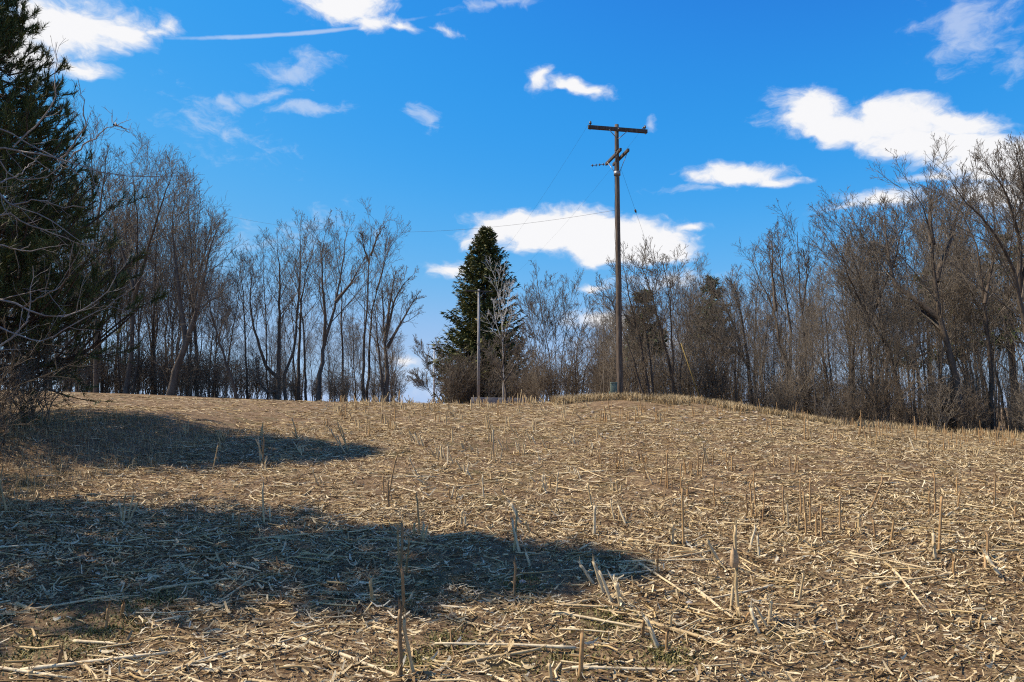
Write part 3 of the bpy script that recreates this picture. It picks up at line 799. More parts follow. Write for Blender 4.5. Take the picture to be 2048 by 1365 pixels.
# ------------------------------------------------------------------ bare trees
def resample(pts, n):
    p = np.asarray(pts, float); s = np.concatenate([[0], np.cumsum(np.linalg.norm(np.diff(p, axis=0), axis=1))]); t = np.linspace(0, s[-1], n*4)
    q = np.stack([np.interp(t, s, p[:, i]) for i in range(3)], -1)
    for _ in range(3): q[1:-1] = (q[:-2]+q[1:-1]*2+q[2:])/4
    return q[np.linspace(0, len(q)-1, n).astype(int)]
def children(P, R, nc, g, t0=.25, t1=1.0, ang=(.45, .85), ratio=.5, rr=.55, npts=5, up=.25, jit=.09, minr=.004, falloff=.55, side=None):
    """vectorised: nc side branches for every polyline"""
    M, n, _ = P.shape
    L = np.linalg.norm(np.diff(P, axis=1), axis=-1).sum(1)
    t = (np.arange(nc)+g.random((M, nc)))/nc*(t1-t0)+t0; t = np.clip(t, 0, .995)
    f = t*(n-1); i0 = f.astype(int); fr = (f-i0)[..., None]; mi = np.arange(M)[:, None]
    S = P[mi, i0]*(1-fr) + P[mi, i0+1]*fr
    D = unit(P[mi, i0+1]-P[mi, i0])
    r = (R[mi, i0]*(1-fr[..., 0]) + R[mi, i0+1]*fr[..., 0])
    ref = np.where(np.abs(D[..., 2:3]) > .85, np.array([1., 0, 0]), np.array([0, 0, 1.]))
    A = unit(np.cross(D, ref)); B = np.cross(D, A)
    ph = (np.arange(nc)*2.399)[None] + g.uniform(0, 6.28, (M, 1)) + g.normal(0, .5, (M, nc))
    th = g.uniform(*ang, (M, nc))[..., None]
    dr = D*np.cos(th) + (A*np.cos(ph)[..., None]+B*np.sin(ph)[..., None])*np.sin(th)
    ln = L[:, None]*ratio*(1-falloff*(t-t0)/(t1-t0+1e-6))*g.uniform(.55, 1.25, (M, nc))
    S = S.reshape(-1, 3); dr = dr.reshape(-1, 3); ln = ln.reshape(-1); r = r.reshape(-1)
    Q = [S]; step = (ln/(npts-1))[:, None]
    for k in range(npts-1):
        dr = unit(dr + g.normal(0, jit, dr.shape) + np.array([0, 0, up/(npts-1)]))
        Q.append(Q[-1]+dr*step)
    Q = np.stack(Q, 1)
    r0 = np.maximum(r*rr, minr); r1 = np.maximum(r0*.3, minr*.8)
    return Q, r0[:, None] + (r1-r0)[:, None]*np.linspace(0, 1, npts)
def bare_crown(stems, radii, g, dens=1.0, spread=1.0, t0=.3, minr=.005, up=.35, lv4=2, ratio=.42, upright=False):
    """returns trunk Tubes and crown Tubes for a set of stem polylines"""
    tr, cr = Tubes(), Tubes()
    P = np.stack([resample(s, 14) for s in stems]); P[:, 1:-1] += g.normal(0, .0025, P[:, 1:-1].shape)*np.linalg.norm(P[:, -1]-P[:, 0], axis=-1)[:, None, None]
    R = np.stack([r0 + (r1-r0)*np.linspace(0, 1, 14)**.8 for r0, r1 in radii])
    tr.add(P, R, 7)
    a = (.38, .8) if not upright else (.3, .66)
    P1, R1 = children(P, R, max(5, int(15*dens)), g, t0, 1, (a[0]*spread, a[1]*spread), ratio, .40, 6, up, .08, minr*1.7, .6)
    (tr if False else cr).add(P1, R1, 4)
    P2, R2 = children(P1, R1, max(4, int(7.5*dens+.5)), g, .2, 1, (.35, .8), .5, .6, 4, up*.8, .10, minr*1.3, .5)
    cr.add(P2, R2, 3)
    P3, R3 = children(P2, R2, 4, g, .2, 1, (.35, .85), .58, .75, 3, up*.6, .12, minr*1.1, .4)
    cr.add(P3, R3, 3)
    if lv4:
        P4, R4 = children(P3, R3, lv4, g, .25, 1, (.35, .85), .6, .85, 2, up*.4, .1, minr, .3)
        cr.add(P4, R4, 3)
    return tr, cr
def tree_obj(name, tr, cr, base, label, cat, group=None, mt=None, mc=None):
    root = empty(name, base)
    for tb in (tr, cr):
        tb.items = [(P-np.array(base), R, k, c) for P, R, k, c in tb.items]
    link('trunk', tr.mesh('trunk', mt or M_BARK), root)
    link('crown', cr.mesh('crown', mc or M_TWIG), root)
    tag(root, label, cat, group)
    return root
def hero_tree(polys, d, label, r0=.16, seed=0, dens=1.0, dj=1.2, t0=.4, spread=1.0, mt=None, mc=None, name='bare_tree', minr=.006, lv4=2, ratio=.36, up=.35):
    """stems drawn as photo pixels, given a distance, real thickness and depth"""
    g = np.random.default_rng(seed)
    stems, radii = [], []
    for q, pl in enumerate(polys):
        pl = np.array(pl, float); dz = np.linspace(0, 1, len(pl))*g.normal(0, dj)
        P = at(pl[:, 0], pl[:, 1], d); P = P.copy()
        s = (d + dz)/d
        P = np.stack([P[:, 0]*s, P[:, 1]*s, EYE+(P[:, 2]-EYE)*s], -1)
        if q == 0 or pl[0, 1] > 790:
            P[0, 2] = ground(P[0, 0], P[0, 1]) - .1
        stems.append(P); radii.append((r0*.72 if q == 0 else r0*.5, .013))
    tr, cr = bare_crown(stems, radii, g, dens, spread, t0, minr, up, lv4, ratio)
    base = stems[0][0] + [0, 0, .1]
    return tree_obj(name, tr, cr, base, label, 'tree', None, mt, mc)
def z3(pts): return [(400+x*.3077, 420+y*.3077) for x, y in pts]
def z6(pts): return [(1200+x*.337, 420+y*.337) for x, y in pts]
def z7(pts): return [(1600+x*.4397, 300+y*.4397) for x, y in pts]
D1 = 43
hero_tree([z3([(505, 1260), (510, 1100), (515, 900), (515, 700), (522, 450), (500, 190)]), z3([(560, 1260), (545, 1080), (600, 950), (622, 830), (640, 600), (650, 400), (650, 110)]),
           z3([(505, 1180), (440, 1190), (390, 1130), (375, 1040), (360, 960)]), z3([(510, 1090), (430, 1030), (400, 920), (350, 780), (325, 600), (345, 350)])],
          D1, 'multi stemmed bare tree with a low curved limb at the left of the open clump', .26, 1, .95)
hero_tree([z3([(640, 1260), (640, 1000), (650, 800), (655, 600), (690, 400), (760, 170)]), z3([(690, 1260), (680, 1000), (672, 800), (650, 560), (620, 300)])], D1+3, 'straight twin bare tree in the middle of the open clump', .2, 2, .9)
hero_tree([z3([(770, 1260), (780, 1050), (800, 900), (850, 720), (900, 520), (930, 350), (958, 130)]), z3([(810, 880), (815, 700), (800, 500), (790, 300), (810, 170)]), z3([(880, 600), (980, 480), (1060, 330)])],
          D1-1, 'bare tree with a thick trunk leaning right in the open clump', .25, 3, .9)
hero_tree([z3([(935, 1260), (928, 1000), (920, 700), (925, 500), (890, 330), (870, 180)])], D1+5, 'slim upright bare tree behind the leaning one', .15, 4, .9)
hero_tree([z3([(1060, 1260), (1060, 1000), (1082, 700), (1100, 350), (1120, 90)]), z3([(1100, 340), (1065, 250), (1050, 150)]), z3([(1110, 300), (1150, 180), (1190, 110)])], D1, 'tallest bare tree on the right of the open clump, forked at the top', .17, 5, .75)
hero_tree([z3([(1085, 1260), (1100, 1000), (1110, 700), (1150, 520), (1220, 270), (1285, 170)]), z3([(1150, 520), (1190, 380), (1215, 190)])], D1+2, 'bare tree curving right beside the tallest one of the clump', .15, 6, .8)
hero_tree([z3([(1210, 1262), (1218, 1050), (1203, 850), (1190, 600), (1180, 420)]), z3([(1215, 900), (1280, 780), (1350, 660), (1420, 540)]), z3([(1205, 850), (1260, 600), (1330, 470), (1380, 430)]), z3([(1205, 840), (1235, 600), (1270, 400)]),
           z3([(1200, 1262), (1170, 1000), (1150, 800), (1130, 600)])], D1-2, 'rightmost bare tree of the open clump with limbs fanning right', .24, 7, .85, t0=.35)
hero_tree([z3([(1240, 1262), (1248, 1080), (1252, 930)])], D1-3, 'thin bare sapling at the right end of the open clump', .05, 8, .6, lv4=0)
hero_tree([z3([(245, 1260), (200, 1080), (130, 880), (80, 700), (45, 540), (20, 400)])], D1-4, 'bare tree leaning left at the near edge of the left wood', .14, 9, .9)
hero_tree([z3([(310, 1260), (300, 1000), (290, 700), (275, 450), (250, 320)])], D1+2, 'straight bare tree left of the low curved limb', .13, 10, 1.0)
hero_tree([z3([(440, 1260), (430, 1000), (430, 750), (420, 500), (410, 250)])], D1+6, 'thin straight bare tree behind the multi stemmed one', .12, 11, 1.0)
# left wood heroes
hero_tree([[(340, 800), (352, 740), (372, 690), (400, 600), (420, 500), (440, 440)], [(372, 690), (360, 600), (345, 480), (350, 380)]], 40, 'thick dark double trunk bare tree leaning right in the left wood', .36, 12, 1.1)
hero_tree([[(250, 800), (262, 700), (270, 560), (275, 440), (262, 325)], [(268, 600), (300, 480), (330, 390), (345, 345)], [(268, 580), (235, 470), (215, 370)]], 40, 'tall bare tree with a broad fan crown beside the pine', .24, 13, 1.15, spread=1.1)
hero_tree([[(395, 802), (392, 700), (385, 560), (380, 450), (372, 360)], [(388, 600), (410, 500), (432, 450)]], 44, 'tall bare tree at the right shoulder of the left wood', .2, 14, 1.15)
hero_tree([[(190, 795), (192, 650), (188, 480), (185, 350), (180, 262)], [(188, 480), (205, 380), (215, 300)]], 38, 'tall thin bare tree rising just right of the pine', .15, 15, .9)
hero_tree([[(310, 800), (306, 650), (312, 500), (318, 400), (312, 320)]], 46, 'slender bare tree in the middle of the left wood', .15, 16, 1.2)
# right wood heroes
D2 = 34
hero_tree([z7([(745, 1300), (715, 1050), (660, 850), (620, 620), (600, 430), (560, 260), (500, 170)]), z7([(640, 770), (520, 680), (425, 610), (400, 470), (380, 260)]), z7([(660, 850), (580, 740), (470, 720), (400, 790)]), z7([(620, 600), (680, 420), (720, 280), (760, 170)]), z7([(600, 430), (590, 300), (600, 180)])],
          D2-2, 'big dark bare tree with a leaning trunk in the right wood', .32, 20, 1.05)
hero_tree([z7([(500, 1280), (440, 1050), (380, 830), (270, 600), (150, 440), (110, 380)]), z7([(380, 830), (350, 600), (300, 420), (210, 270)]), z7([(400, 900), (300, 740), (230, 600), (190, 480)])], D2, 'bare tree leaning far left in the right wood', .2, 21, 1.05)
hero_tree([z7([(1080, 1320), (1040, 900), (1000, 650), (960, 500), (860, 360), (760, 250), (690, 150)]), z7([(1000, 650), (1000, 400), (940, 200), (850, 60)]), z7([(1010, 640), (1060, 350), (1010, 130), (980, 20)])], D2-5, 'tallest bare tree leaning in from the right edge', .26, 22, 1.1)
hero_tree([z7([(880, 1310), (870, 1000), (840, 700), (800, 450), (750, 300), (690, 190)]), z7([(840, 700), (880, 500), (890, 330)])], D2-1, 'bare tree behind the big leaning trunk of the right wood', .19, 23, 1.1)
hero_tree([z6([(1135, 1240), (1130, 980), (1060, 790), (1040, 600), (965, 460), (890, 280)]), z6([(1040, 600), (1025, 400), (1020, 130)]), z6([(1130, 980), (1132, 700), (1085, 420), (1050, 220), (1060, 160)])], D2+2, 'sparse bare tree with long forked limbs in the middle of the right wood', .2, 24, .85)
hero_tree([z6([(905, 1200), (880, 920), (800, 820), (650, 740), (540, 620), (500, 560)]), z6([(850, 870), (800, 700), (720, 520), (610, 420)]), z6([(880, 920), (850, 700), (820, 520), (770, 400)])], D2+2, 'bare tree with limbs arching left in the right wood', .2, 25, 1.0)
hero_tree([z6([(450, 1140), (400, 860), (340, 620), (290, 450), (240, 330)]), z6([(430, 1140), (430, 850), (420, 600), (400, 440), (370, 310)]), z6([(470, 1140), (480, 900), (520, 700), (560, 500)])], D2-1, 'many stemmed bare tree to the right of the big pole', .14, 26, 1.0)
hero_tree([z6([(300, 1130), (250, 820), (190, 600), (150, 400), (135, 330)]), z6([(320, 1130), (300, 900), (270, 700), (240, 500)]), z6([(270, 1130), (200, 900), (130, 700), (60, 520), (20, 500)])], D2-2, 'many stemmed bare tree spreading behind the big pole', .13, 27, 1.0)
hero_tree([z6([(1230, 1250), (1220, 900), (1200, 600), (1180, 400), (1170, 130)]), z6([(1200, 600), (1230, 400), (1210, 250)])], D2+3, 'upright bare tree with a narrow top in the right wood', .15, 28, .9)
hero_tree([[(1750, 870), (1740, 700), (1720, 560), (1690, 460), (1665, 440)], [(1735, 660), (1755, 540), (1745, 450)], [(1740, 640), (1790, 520), (1815, 420)]], D2+1, 'round crowned bare tree in front of the low cloud on the right', .2, 29, 1.15)

# hedgerow round the spruce
hero_tree([[(1008, 814), (1012, 790), (1008, 765), (1000, 740), (985, 715), (975, 690)], [(1008, 765), (1022, 745), (1035, 720), (1045, 690)], [(1018, 814), (1030, 790), (1045, 765), (1055, 735)], [(1003, 745), (1010, 700), (1012, 660)]], 64,
          'gnarled forked fruit tree in front of the low concrete wall', .22, 30, 1.25, t0=.35, spread=1.3, mc=M_TWIG, minr=.010)
hero_tree([[(1006, 806), (1006, 700), (1004, 640), (996, 590), (990, 545)], [(1005, 650), (1018, 600), (1022, 565)], [(1006, 690), (990, 640), (986, 600)], [(1006, 680), (1020, 645), (1024, 615)]], 70,
          'white barked birch in front of the spruce', .11, 31, .6, mt=M_BIRCH, mc=M_BIRCH, minr=.012, lv4=0)
hero_tree([[(1105, 810), (1100, 720), (1085, 640), (1075, 570)], [(1110, 810), (1112, 700), (1110, 620), (1112, 565)], [(1118, 810), (1125, 700), (1140, 620), (1145, 575)], [(1095, 810), (1080, 720), (1060, 640), (1052, 590)], [(1128, 810), (1145, 720), (1165, 650), (1180, 610)]], 58,
          'tall multi stemmed bare thicket between the spruce and the big pole', .10, 32, .9, minr=.009)
hero_tree([[(1075, 810), (1072, 720), (1065, 640), (1058, 600)], [(1085, 810), (1090, 720), (1095, 640)], [(1065, 810), (1050, 720), (1040, 660)]], 60, 'slim multi stemmed bare tree right of the concrete wall', .09, 33, .9, minr=.009)
hero_tree([[(1160, 812), (1170, 740), (1200, 690), (1235, 650)], [(1155, 812), (1150, 740), (1160, 660)], [(1170, 812), (1185, 760), (1215, 735)]], 52, 'bare tree with a long limb reaching up towards the big pole', .10, 34, 1.0, minr=.008)
hero_tree([[(880, 808), (868, 760), (850, 720), (840, 690)], [(885, 808), (884, 750), (875, 690)], [(878, 808), (850, 770), (828, 745)], [(890, 808), (900, 750), (905, 700)], [(882, 808), (858, 780), (836, 765), (818, 760)]], 140,
          'low fan shaped bare bush left of the spruce', .16, 35, 1.1, minr=.022)

# random trees of the woods: a few built, many placed
def proto_tree(seed, H, nst, lean=.12, dens=1.0, thick=.16, upright=True):
    g = np.random.default_rng(seed); stems, radii = [], []
    for s in range(nst):
        a = g.uniform(0, 6.28); l = g.uniform(.3, 1)*lean*H
        p = [(0, 0, -.15)]
        f0 = 0 if nst > 1 else 0
        for t in (.2, .4, .6, .8, 1.0):
            p.append((math.cos(a)*l*t**1.3 + g.normal(0, .012*H), math.sin(a)*l*t**1.3 + g.normal(0, .012*H), H*t*(1 if s == 0 else g.uniform(.8, .98))))
        stems.append(p); radii.append((thick*(.62 if s == 0 else .46), .011))
    tr, cr = bare_crown(stems, radii, g, dens, 1.0, .28, .0065, .35, 2, .36, upright)
    return tr.mesh('trunk', M_BARK), cr.mesh('crown', M_TWIG)
PROTO = [proto_tree(600+i, 12, n, ln, de, th, u) for i, (n, ln, de, th, u) in enumerate([(1, .08, 1.3, .16, True), (2, .18, 1.05, .15, True), (1, .12, 1.35, .19, False), (3, .25, .85, .13, True), (1, .05, 1.2, .12, True), (2, .12, 1.0, .17, False), (1, .2, 1.25, .14, True)])]
def zone_r(px):
    for lim, w in ((1290, 'just behind the big pole'), (1420, 'behind the yellow guy guard'), (1560, 'behind the right end of the mound'), (1720, 'above the ragged corn stumps'), (1880, 'left of the big leaning trunk'), (1990, 'right of the big leaning trunk')):
        if px < lim: return w
    return 'at the right edge of the picture'
def zone_l(px):
    for lim, w in ((210, 'behind the pine'), (330, 'just right of the pine'), (480, 'at its right shoulder'), (640, 'by the low curved limb')):
        if px < lim: return w
    return 'near its right end'
def place_tree(px, d, top_py, pi, label, group, g):
    x, y, z = at(px, top_py, d); gz = float(ground(x, d)); H = z-gz
    root = empty('bare_tree', (x, d, gz), g.uniform(0, 6.28))
    s = H/12.3; w = s*g.uniform(.85, 1.15); root.scale = (w, w, s)
    link('trunk', PROTO[pi][0], root); link('crown', PROTO[pi][1], root)
    tag(root, label, 'tree', group)
SKY_L = np.array([(-300, 300), (0, 300), (150, 290), (200, 300), (240, 325), (300, 325), (370, 355), (420, 430), (450, 480), (480, 510), (520, 495), (560, 470), (600, 455), (640, 460), (700, 470), (750, 480), (800, 560), (830, 640)], float)
SKY_R = np.array([(1180, 640), (1215, 570), (1260, 545), (1310, 555), (1400, 525), (1440, 545), (1500, 520), (1540, 515), (1590, 540), (1640, 490), (1700, 460), (1800, 400), (1860, 370), (1950, 345), (2000, 310), (2048, 270), (2300, 220)], float)
g = np.random.default_rng(71)
i = 0
for px in np.arange(-40, 470, 10.5):
    d = g.uniform(40, 62); p = px + g.normal(0, 8)
    top = np.interp(p, SKY_L[:, 0], SKY_L[:, 1]); top = 792 - (792-top)*g.uniform(.52, .92)
    place_tree(p, d, top, int(g.integers(0, 7)), ('tall' if top < 500 else 'shorter') + ' bare tree in the dense left wood, ' + zone_l(p), 'bare trees of the left wood ' + zone_l(p), g); i += 1
for px in np.arange(470, 800, 16):
    d = g.uniform(46, 66); p = px + g.normal(0, 8)
    top = np.interp(p, SKY_L[:, 0], SKY_L[:, 1]); top = 792 - (792-top)*g.uniform(.3, .66)
    place_tree(p, d, top, int(g.integers(0, 7)), 'thin bare tree in the gaps behind the open clump, ' + zone_l(p), 'bare trees behind the open clump ' + zone_l(p), g)
for px in np.arange(1195, 2140, 10.5):
    d = g.uniform(33, 58) if px < 1600 else g.uniform(30, 54); p = px + g.normal(0, 9)
    top = np.interp(p, SKY_R[:, 0], SKY_R[:, 1]); top = 792 - (792-top)*g.uniform(.5, .97)
    place_tree(p, d, top, int(g.integers(0, 7)), ('tall' if (792-top) > 300 else 'low') + ' bare brown tree of the dense right wood, ' + zone_r(p), 'bare trees of the right wood ' + zone_r(p), g)

# ------------------------------------------------------------------ shrubs of the wood edge
def proto_shrub(seed, nst, H, spread, m, lv=3, minr=.004, up=.3, nc=8):
    g = np.random.default_rng(seed); tb = Tubes(); S = []
    for s in range(nst):
        a = g.uniform(0, 6.28); l = abs(g.normal(0, spread)); h = H*g.uniform(.55, 1)
        b = g.normal(0, .12*H*.5, 2)
        S.append(resample([(b[0], b[1], -.05), (b[0]+math.cos(a)*l*h*.35, b[1]+math.sin(a)*l*h*.35, h*.5), (b[0]+math.cos(a)*l*h, b[1]+math.sin(a)*l*h, h)], 7))
    P = np.stack(S); P[:, 1:] += g.normal(0, .02*H, P[:, 1:].shape); R = np.tile(np.linspace(.016, .006, 7)*H/2.5, (nst, 1))
    tb.add(P, R, 4)
    P1, R1 = children(P, R, nc, g, .15, 1, (.4, 1.0), .42, .6, 4, up, .14, minr, .5); tb.add(P1, R1, 3)
    P2, R2 = children(P1, R1, 4, g, .2, 1, (.4, 1.0), .5, .7, 3, up*.5, .14, minr, .4); tb.add(P2, R2, 3)
    if lv > 2:
        P3, R3 = children(P2, R2, 2, g, .2, 1, (.4, 1.0), .5, .8, 2, up*.5, .14, minr*.9, .4); tb.add(P3, R3, 3)
    return tb.mesh('shrub_stems', m)
SHRUB = [proto_shrub(700+i, n, 2.6, sp, m, 3, .0055) for i, (n, sp, m) in enumerate([(9, .3, M_TWIG_RED), (7, .5, M_TWIG), (11, .22, M_TWIG_RED), (8, .6, M_TWIG_RED)])]
def place_shrub(x, y, s, i, label, group, rz, name='bare_shrub'):
    o = link(name, SHRUB[i % 4], None, (x, y, float(ground(x, y))-.02), (0, 0, rz), (s*1.05, s*1.05, s))
    tag(o, label, 'shrub', group)
for q in range(130):
    px = g.uniform(1180, 2140); d = g.uniform(32, 44) if px < 1560 else g.uniform(29.5, 42)
    x = float(at(px, 800, d)[0])
    s = g.uniform(.5, 1.35)
    place_shrub(x, d, s, q, 'tangled bare brown shrub in the right undergrowth, ' + zone_r(px), 'undergrowth shrubs ' + zone_r(px), g.uniform(0, 6))
for q in range(70):
    px = g.uniform(900, 1240); d = g.uniform(75, 81) if px < 1060 else g.uniform(48, 72); x = float(at(px, 800, d)[0])
    place_shrub(x, d, g.uniform(1.1, 2.5) if px < 1060 else g.uniform(.9, 2.0), q, 'bare hedgerow shrub ' + ('behind the concrete wall' if px < 1060 else 'left of the big pole'), 'hedgerow shrubs ' + ('behind the wall' if px < 1060 else 'left of the big pole'), g.uniform(0, 6))
for q in range(105):
    px = g.uniform(120, 800); d = g.uniform(40, 60); x = float(at(px, 800, d)[0])
    place_shrub(x, d, g.uniform(.7, 1.7)*(1 if px < 500 else .7), q, 'low bare shrub between the left trunks, ' + zone_l(px), 'left shrubs ' + zone_l(px), g.uniform(0, 6))

# thin upright saplings deep in the right wood, too many to pick apart
tb = Tubes(); n = 1250
px = RNG.uniform(1190, 2130, n); d = RNG.uniform(32, 58, n); X = (px-1024)/FPX*d
h = RNG.uniform(1.5, 6.5, n); z = ground(X, d)
t = np.linspace(0, 1, 5); lx = RNG.normal(0, .09, n); ly = RNG.normal(0, .09, n)
P = np.stack([X[:, None]+lx[:, None]*h[:, None]*t + RNG.normal(0, .03, (n, 5)), d[:, None]+ly[:, None]*h[:, None]*t, z[:, None]+h[:, None]*t], -1)
R = RNG.uniform(.010, .026, n)[:, None]*(1-.7*t)
tb.add(P, R, 4)
P1, R1 = children(P, R, 7, np.random.default_rng(5), .3, 1, (.5, 1.1), .3, .6, 3, .3, .12, .005, .5); tb.add(P1, R1, 3)
P2, R2 = children(P1, R1, 3, np.random.default_rng(6), .2, 1, (.5, 1.1), .5, .7, 2, .2, .12, .005, .5); tb.add(P2, R2, 3)
tag(link('sapling_thicket', tb.mesh('sapling_thicket', M_TWIG_RED)), 'dense brown thicket of thin saplings inside the right wood', 'thicket', None, 'stuff')

# ------------------------------------------------------------------ conifers
def spruce_crown(H, Rb, g, nb=420, base=.06, droop=.25, double=True, m_scale=1.0):
    """branch tubes + flat needle sprays hanging from them"""
    br = Tubes(); V, F, off = [], [], 0
    hs = H*(base + (1-base)*(g.random(nb))**.85)
    az = g.uniform(0, 6.28, nb)
    prof = np.clip((H-hs)/(H*(1-base)), 0, 1)**.78
    L = Rb*prof*g.uniform(.68, 1.06, nb)*(1 + .24*vnoise(az*1.3, hs*.55, 9))*np.clip(.70+hs/H*1.3, .5, 1) + .25
    n = 7; t = np.linspace(0, 1, n)
    rise = .18*(1-prof) - .05
    ox = np.where(g.random(nb) < .35, .55, 0)*double*(hs/H > .6)
    x = ox[:, None] + np.cos(az)[:, None]*L[:, None]*t; y = np.sin(az)[:, None]*L[:, None]*t
    z = hs[:, None] + L[:, None]*(rise[:, None]*t - droop*np.sin(t*2.6) + .12*t**3)
    P = np.stack([x, y, z], -1); P[:, 1:] += g.normal(0, .05, P[:, 1:].shape)
    br.add(P, np.linspace(.035, .008, n)[None]*(.5+prof)[:, None], 3)
    # sprays
    ns = 54
    ti = g.uniform(.12, 1, (nb, ns))**.75; f = ti*(n-1); i0 = np.minimum(f.astype(int), n-2); fr = (f-i0)[..., None]; mi = np.arange(nb)[:, None]
    S = P[mi, i0]*(1-fr)+P[mi, i0+1]*fr; D = unit(P[mi, i0+1]-P[mi, i0])
    sd = np.cross(D, np.array([0, 0, 1.])); sgn = g.choice([-1, 1], (nb, ns))[..., None]
    dr = unit(D*g.uniform(.4, 1, (nb, ns, 1)) + sd*sgn*g.uniform(.1, 1, (nb, ns, 1)) + np.array([0, 0, -1.])*g.uniform(-.1, .9, (nb, ns, 1)))
    ln = (g.uniform(.22, .62, (nb, ns))*m_scale*(.55+.6*prof[:, None]))[..., None]
    wd = unit(np.cross(dr, g.normal(0, 1, dr.shape)))*ln*g.uniform(.08, .15, (nb, ns, 1))
    A = S; B = S+dr*ln*.45+wd; C = S+dr*ln; E = S+dr*ln*.45-wd
    Vn = np.stack([A, B, C, E], 2).reshape(-1, 3); i = np.arange(nb*ns)[:, None]*4
    Ft = [i+np.array([0, 1, 2]), i+np.array([0, 2, 3])]
    return br, Vn, Ft
def make_conifer(name, base, H, Rb, seed, label, m, nb=420, bs=.06, droop=.25, double=False, group=None, ms=1.0, lean=0):
    g = np.random.default_rng(seed); br, V, F = spruce_crown(H, Rb, g, nb, bs, droop, double, ms)
    root = empty(name, base); tr = Tubes(); t = np.linspace(0, 1, 9)
    tr.add(np.stack([0*t, 0*t, -.15+t*(H+.05)], -1), .018*H*(1-t)+.015, 8)
    link('trunk', tr.mesh('trunk', M_CON_BARK), root); link('branches', br.mesh('branches', M_CON_BARK), root)
    link('crown', mesh_from('crown', V, F, m), root)
    tag(root, label, 'tree', group); return root
p = at(968, 456, 84); gz = float(ground(p[0], 84))
make_conifer('spruce_tree', (p[0], 84, gz), float(p[2]-gz), 7.2, 81, 'tall dark green spruce beyond the crest with a double top', M_SPRUCE, 900, .03, .24, True, None, 1.5)
for i, (px, top, d, rb, lab) in enumerate([(1288, 580, 42, 1.3, 'narrow dull green conifer just right of the big pole'), (1422, 556, 45, 1.9, 'rounded dull green conifer in the right wood'), 
                                         (1850, 545, 46, 2.8, 'broad dull green conifer deep in the right wood'), (2010, 470, 44, 3.0, 'dull green conifer at the right edge behind the bare trees')]):
    p = at(px, top, d); gz = float(ground(p[0], d))
    make_conifer('conifer_tree', (p[0], d, gz), float(p[2]-gz), rb, 90+i, lab, M_PINE_FAR, 62, .45, .15, False, None, 1.1)

def make_pine(base, H, Rb, seed, label, nb=190, bs=.12, ntuft=34, nn=15, cut=None):
    """near pine: branches that turn up at the ends, tufts of long needles"""
    g = np.random.default_rng(seed)
    hs = H*(bs+(1-bs)*np.sort(g.random(nb))**.9); az = (np.arange(nb)*2.399+g.normal(0, .4, nb))
    prof = np.clip((H-hs)/(H*(1-bs)), 0, 1)**.75
    L = Rb*prof*g.uniform(.6, 1.12, nb)+.3
    n = 8; t = np.linspace(0, 1, n)
    P = np.stack([np.cos(az)[:, None]*L[:, None]*t, np.sin(az)[:, None]*L[:, None]*t, hs[:, None]+L[:, None]*(.10*t-.22*np.sin(t*2.2)+.36*t**2.5)], -1)
    P[:, 1:] += g.normal(0, .05, P[:, 1:].shape)
    br = Tubes(); R = np.linspace(.04, .010, n)[None]*(.4+prof)[:, None]; br.add(P, R, 4)
    P1, R1 = children(P, R, 7, g, .3, 1, (.5, 1.0), .38, .6, 4, .5, .12, .006, .5); br.add(P1, R1, 3)
    P2, R2 = children(P1, R1, 3, g, .35, 1, (.4, .9), .5, .6, 3, .6, .12, .005, .4); br.add(P2, R2, 3)
    tips = np.concatenate([P1[:, -1], P1[:, -2], P2[:, -1], P2[:, -2], P[:, -1]]); dirs = unit(np.concatenate([P1[:, -1]-P1[:, -2], P1[:, -1]-P1[:, -2], P2[:, -1]-P2[:, -2], P2[:, -1]-P2[:, -2], P[:, -1]-P[:, -2]]))
    m = len(tips)
    S = tips[:, None]-dirs[:, None]*g.uniform(0, .22, (m, nn, 1))
    dr = unit(dirs[:, None]*1.0+g.normal(0, .55, (m, nn, 3))+np.array([0, 0, .25])); ln = g.uniform(.10, .19, (m, nn, 1))
    w = unit(np.cross(dr, g.normal(0, 1, dr.shape)))*.0065
    V = np.stack([S-w, S+w, S+dr*ln], 2).reshape(-1, 3); F = [np.arange(m*nn)[:, None]*3+np.array([0, 1, 2])]
    root = empty('pine_tree', base); tr = Tubes(); tt = np.linspace(0, 1, 10)
    tr.add(np.stack([.1*np.sin(tt*3), .1*np.sin(tt*4+1)-.08, -.2+tt*(H+.1)], -1), .017*H*(1-tt)+.02, 9)
    link('trunk', tr.mesh('trunk', M_CON_BARK), root); link('branches', br.mesh('branches', M_CON_BARK), root); link('crown', mesh_from('crown', V, F, M_PINE), root)
    tag(root, label, 'tree'); return root
def P_at(x, y): return (x, y, float(ground(x, y)))
make_pine(P_at(-11.5, 14.0), 9.6, 3.45, 801, 'large dark green pine at the left edge of the field', nb=290)
make_pine(P_at(-9.0, 7.35), 11.3, 2.6, 802, 'pine left of the view that shades the near field', nb=215)

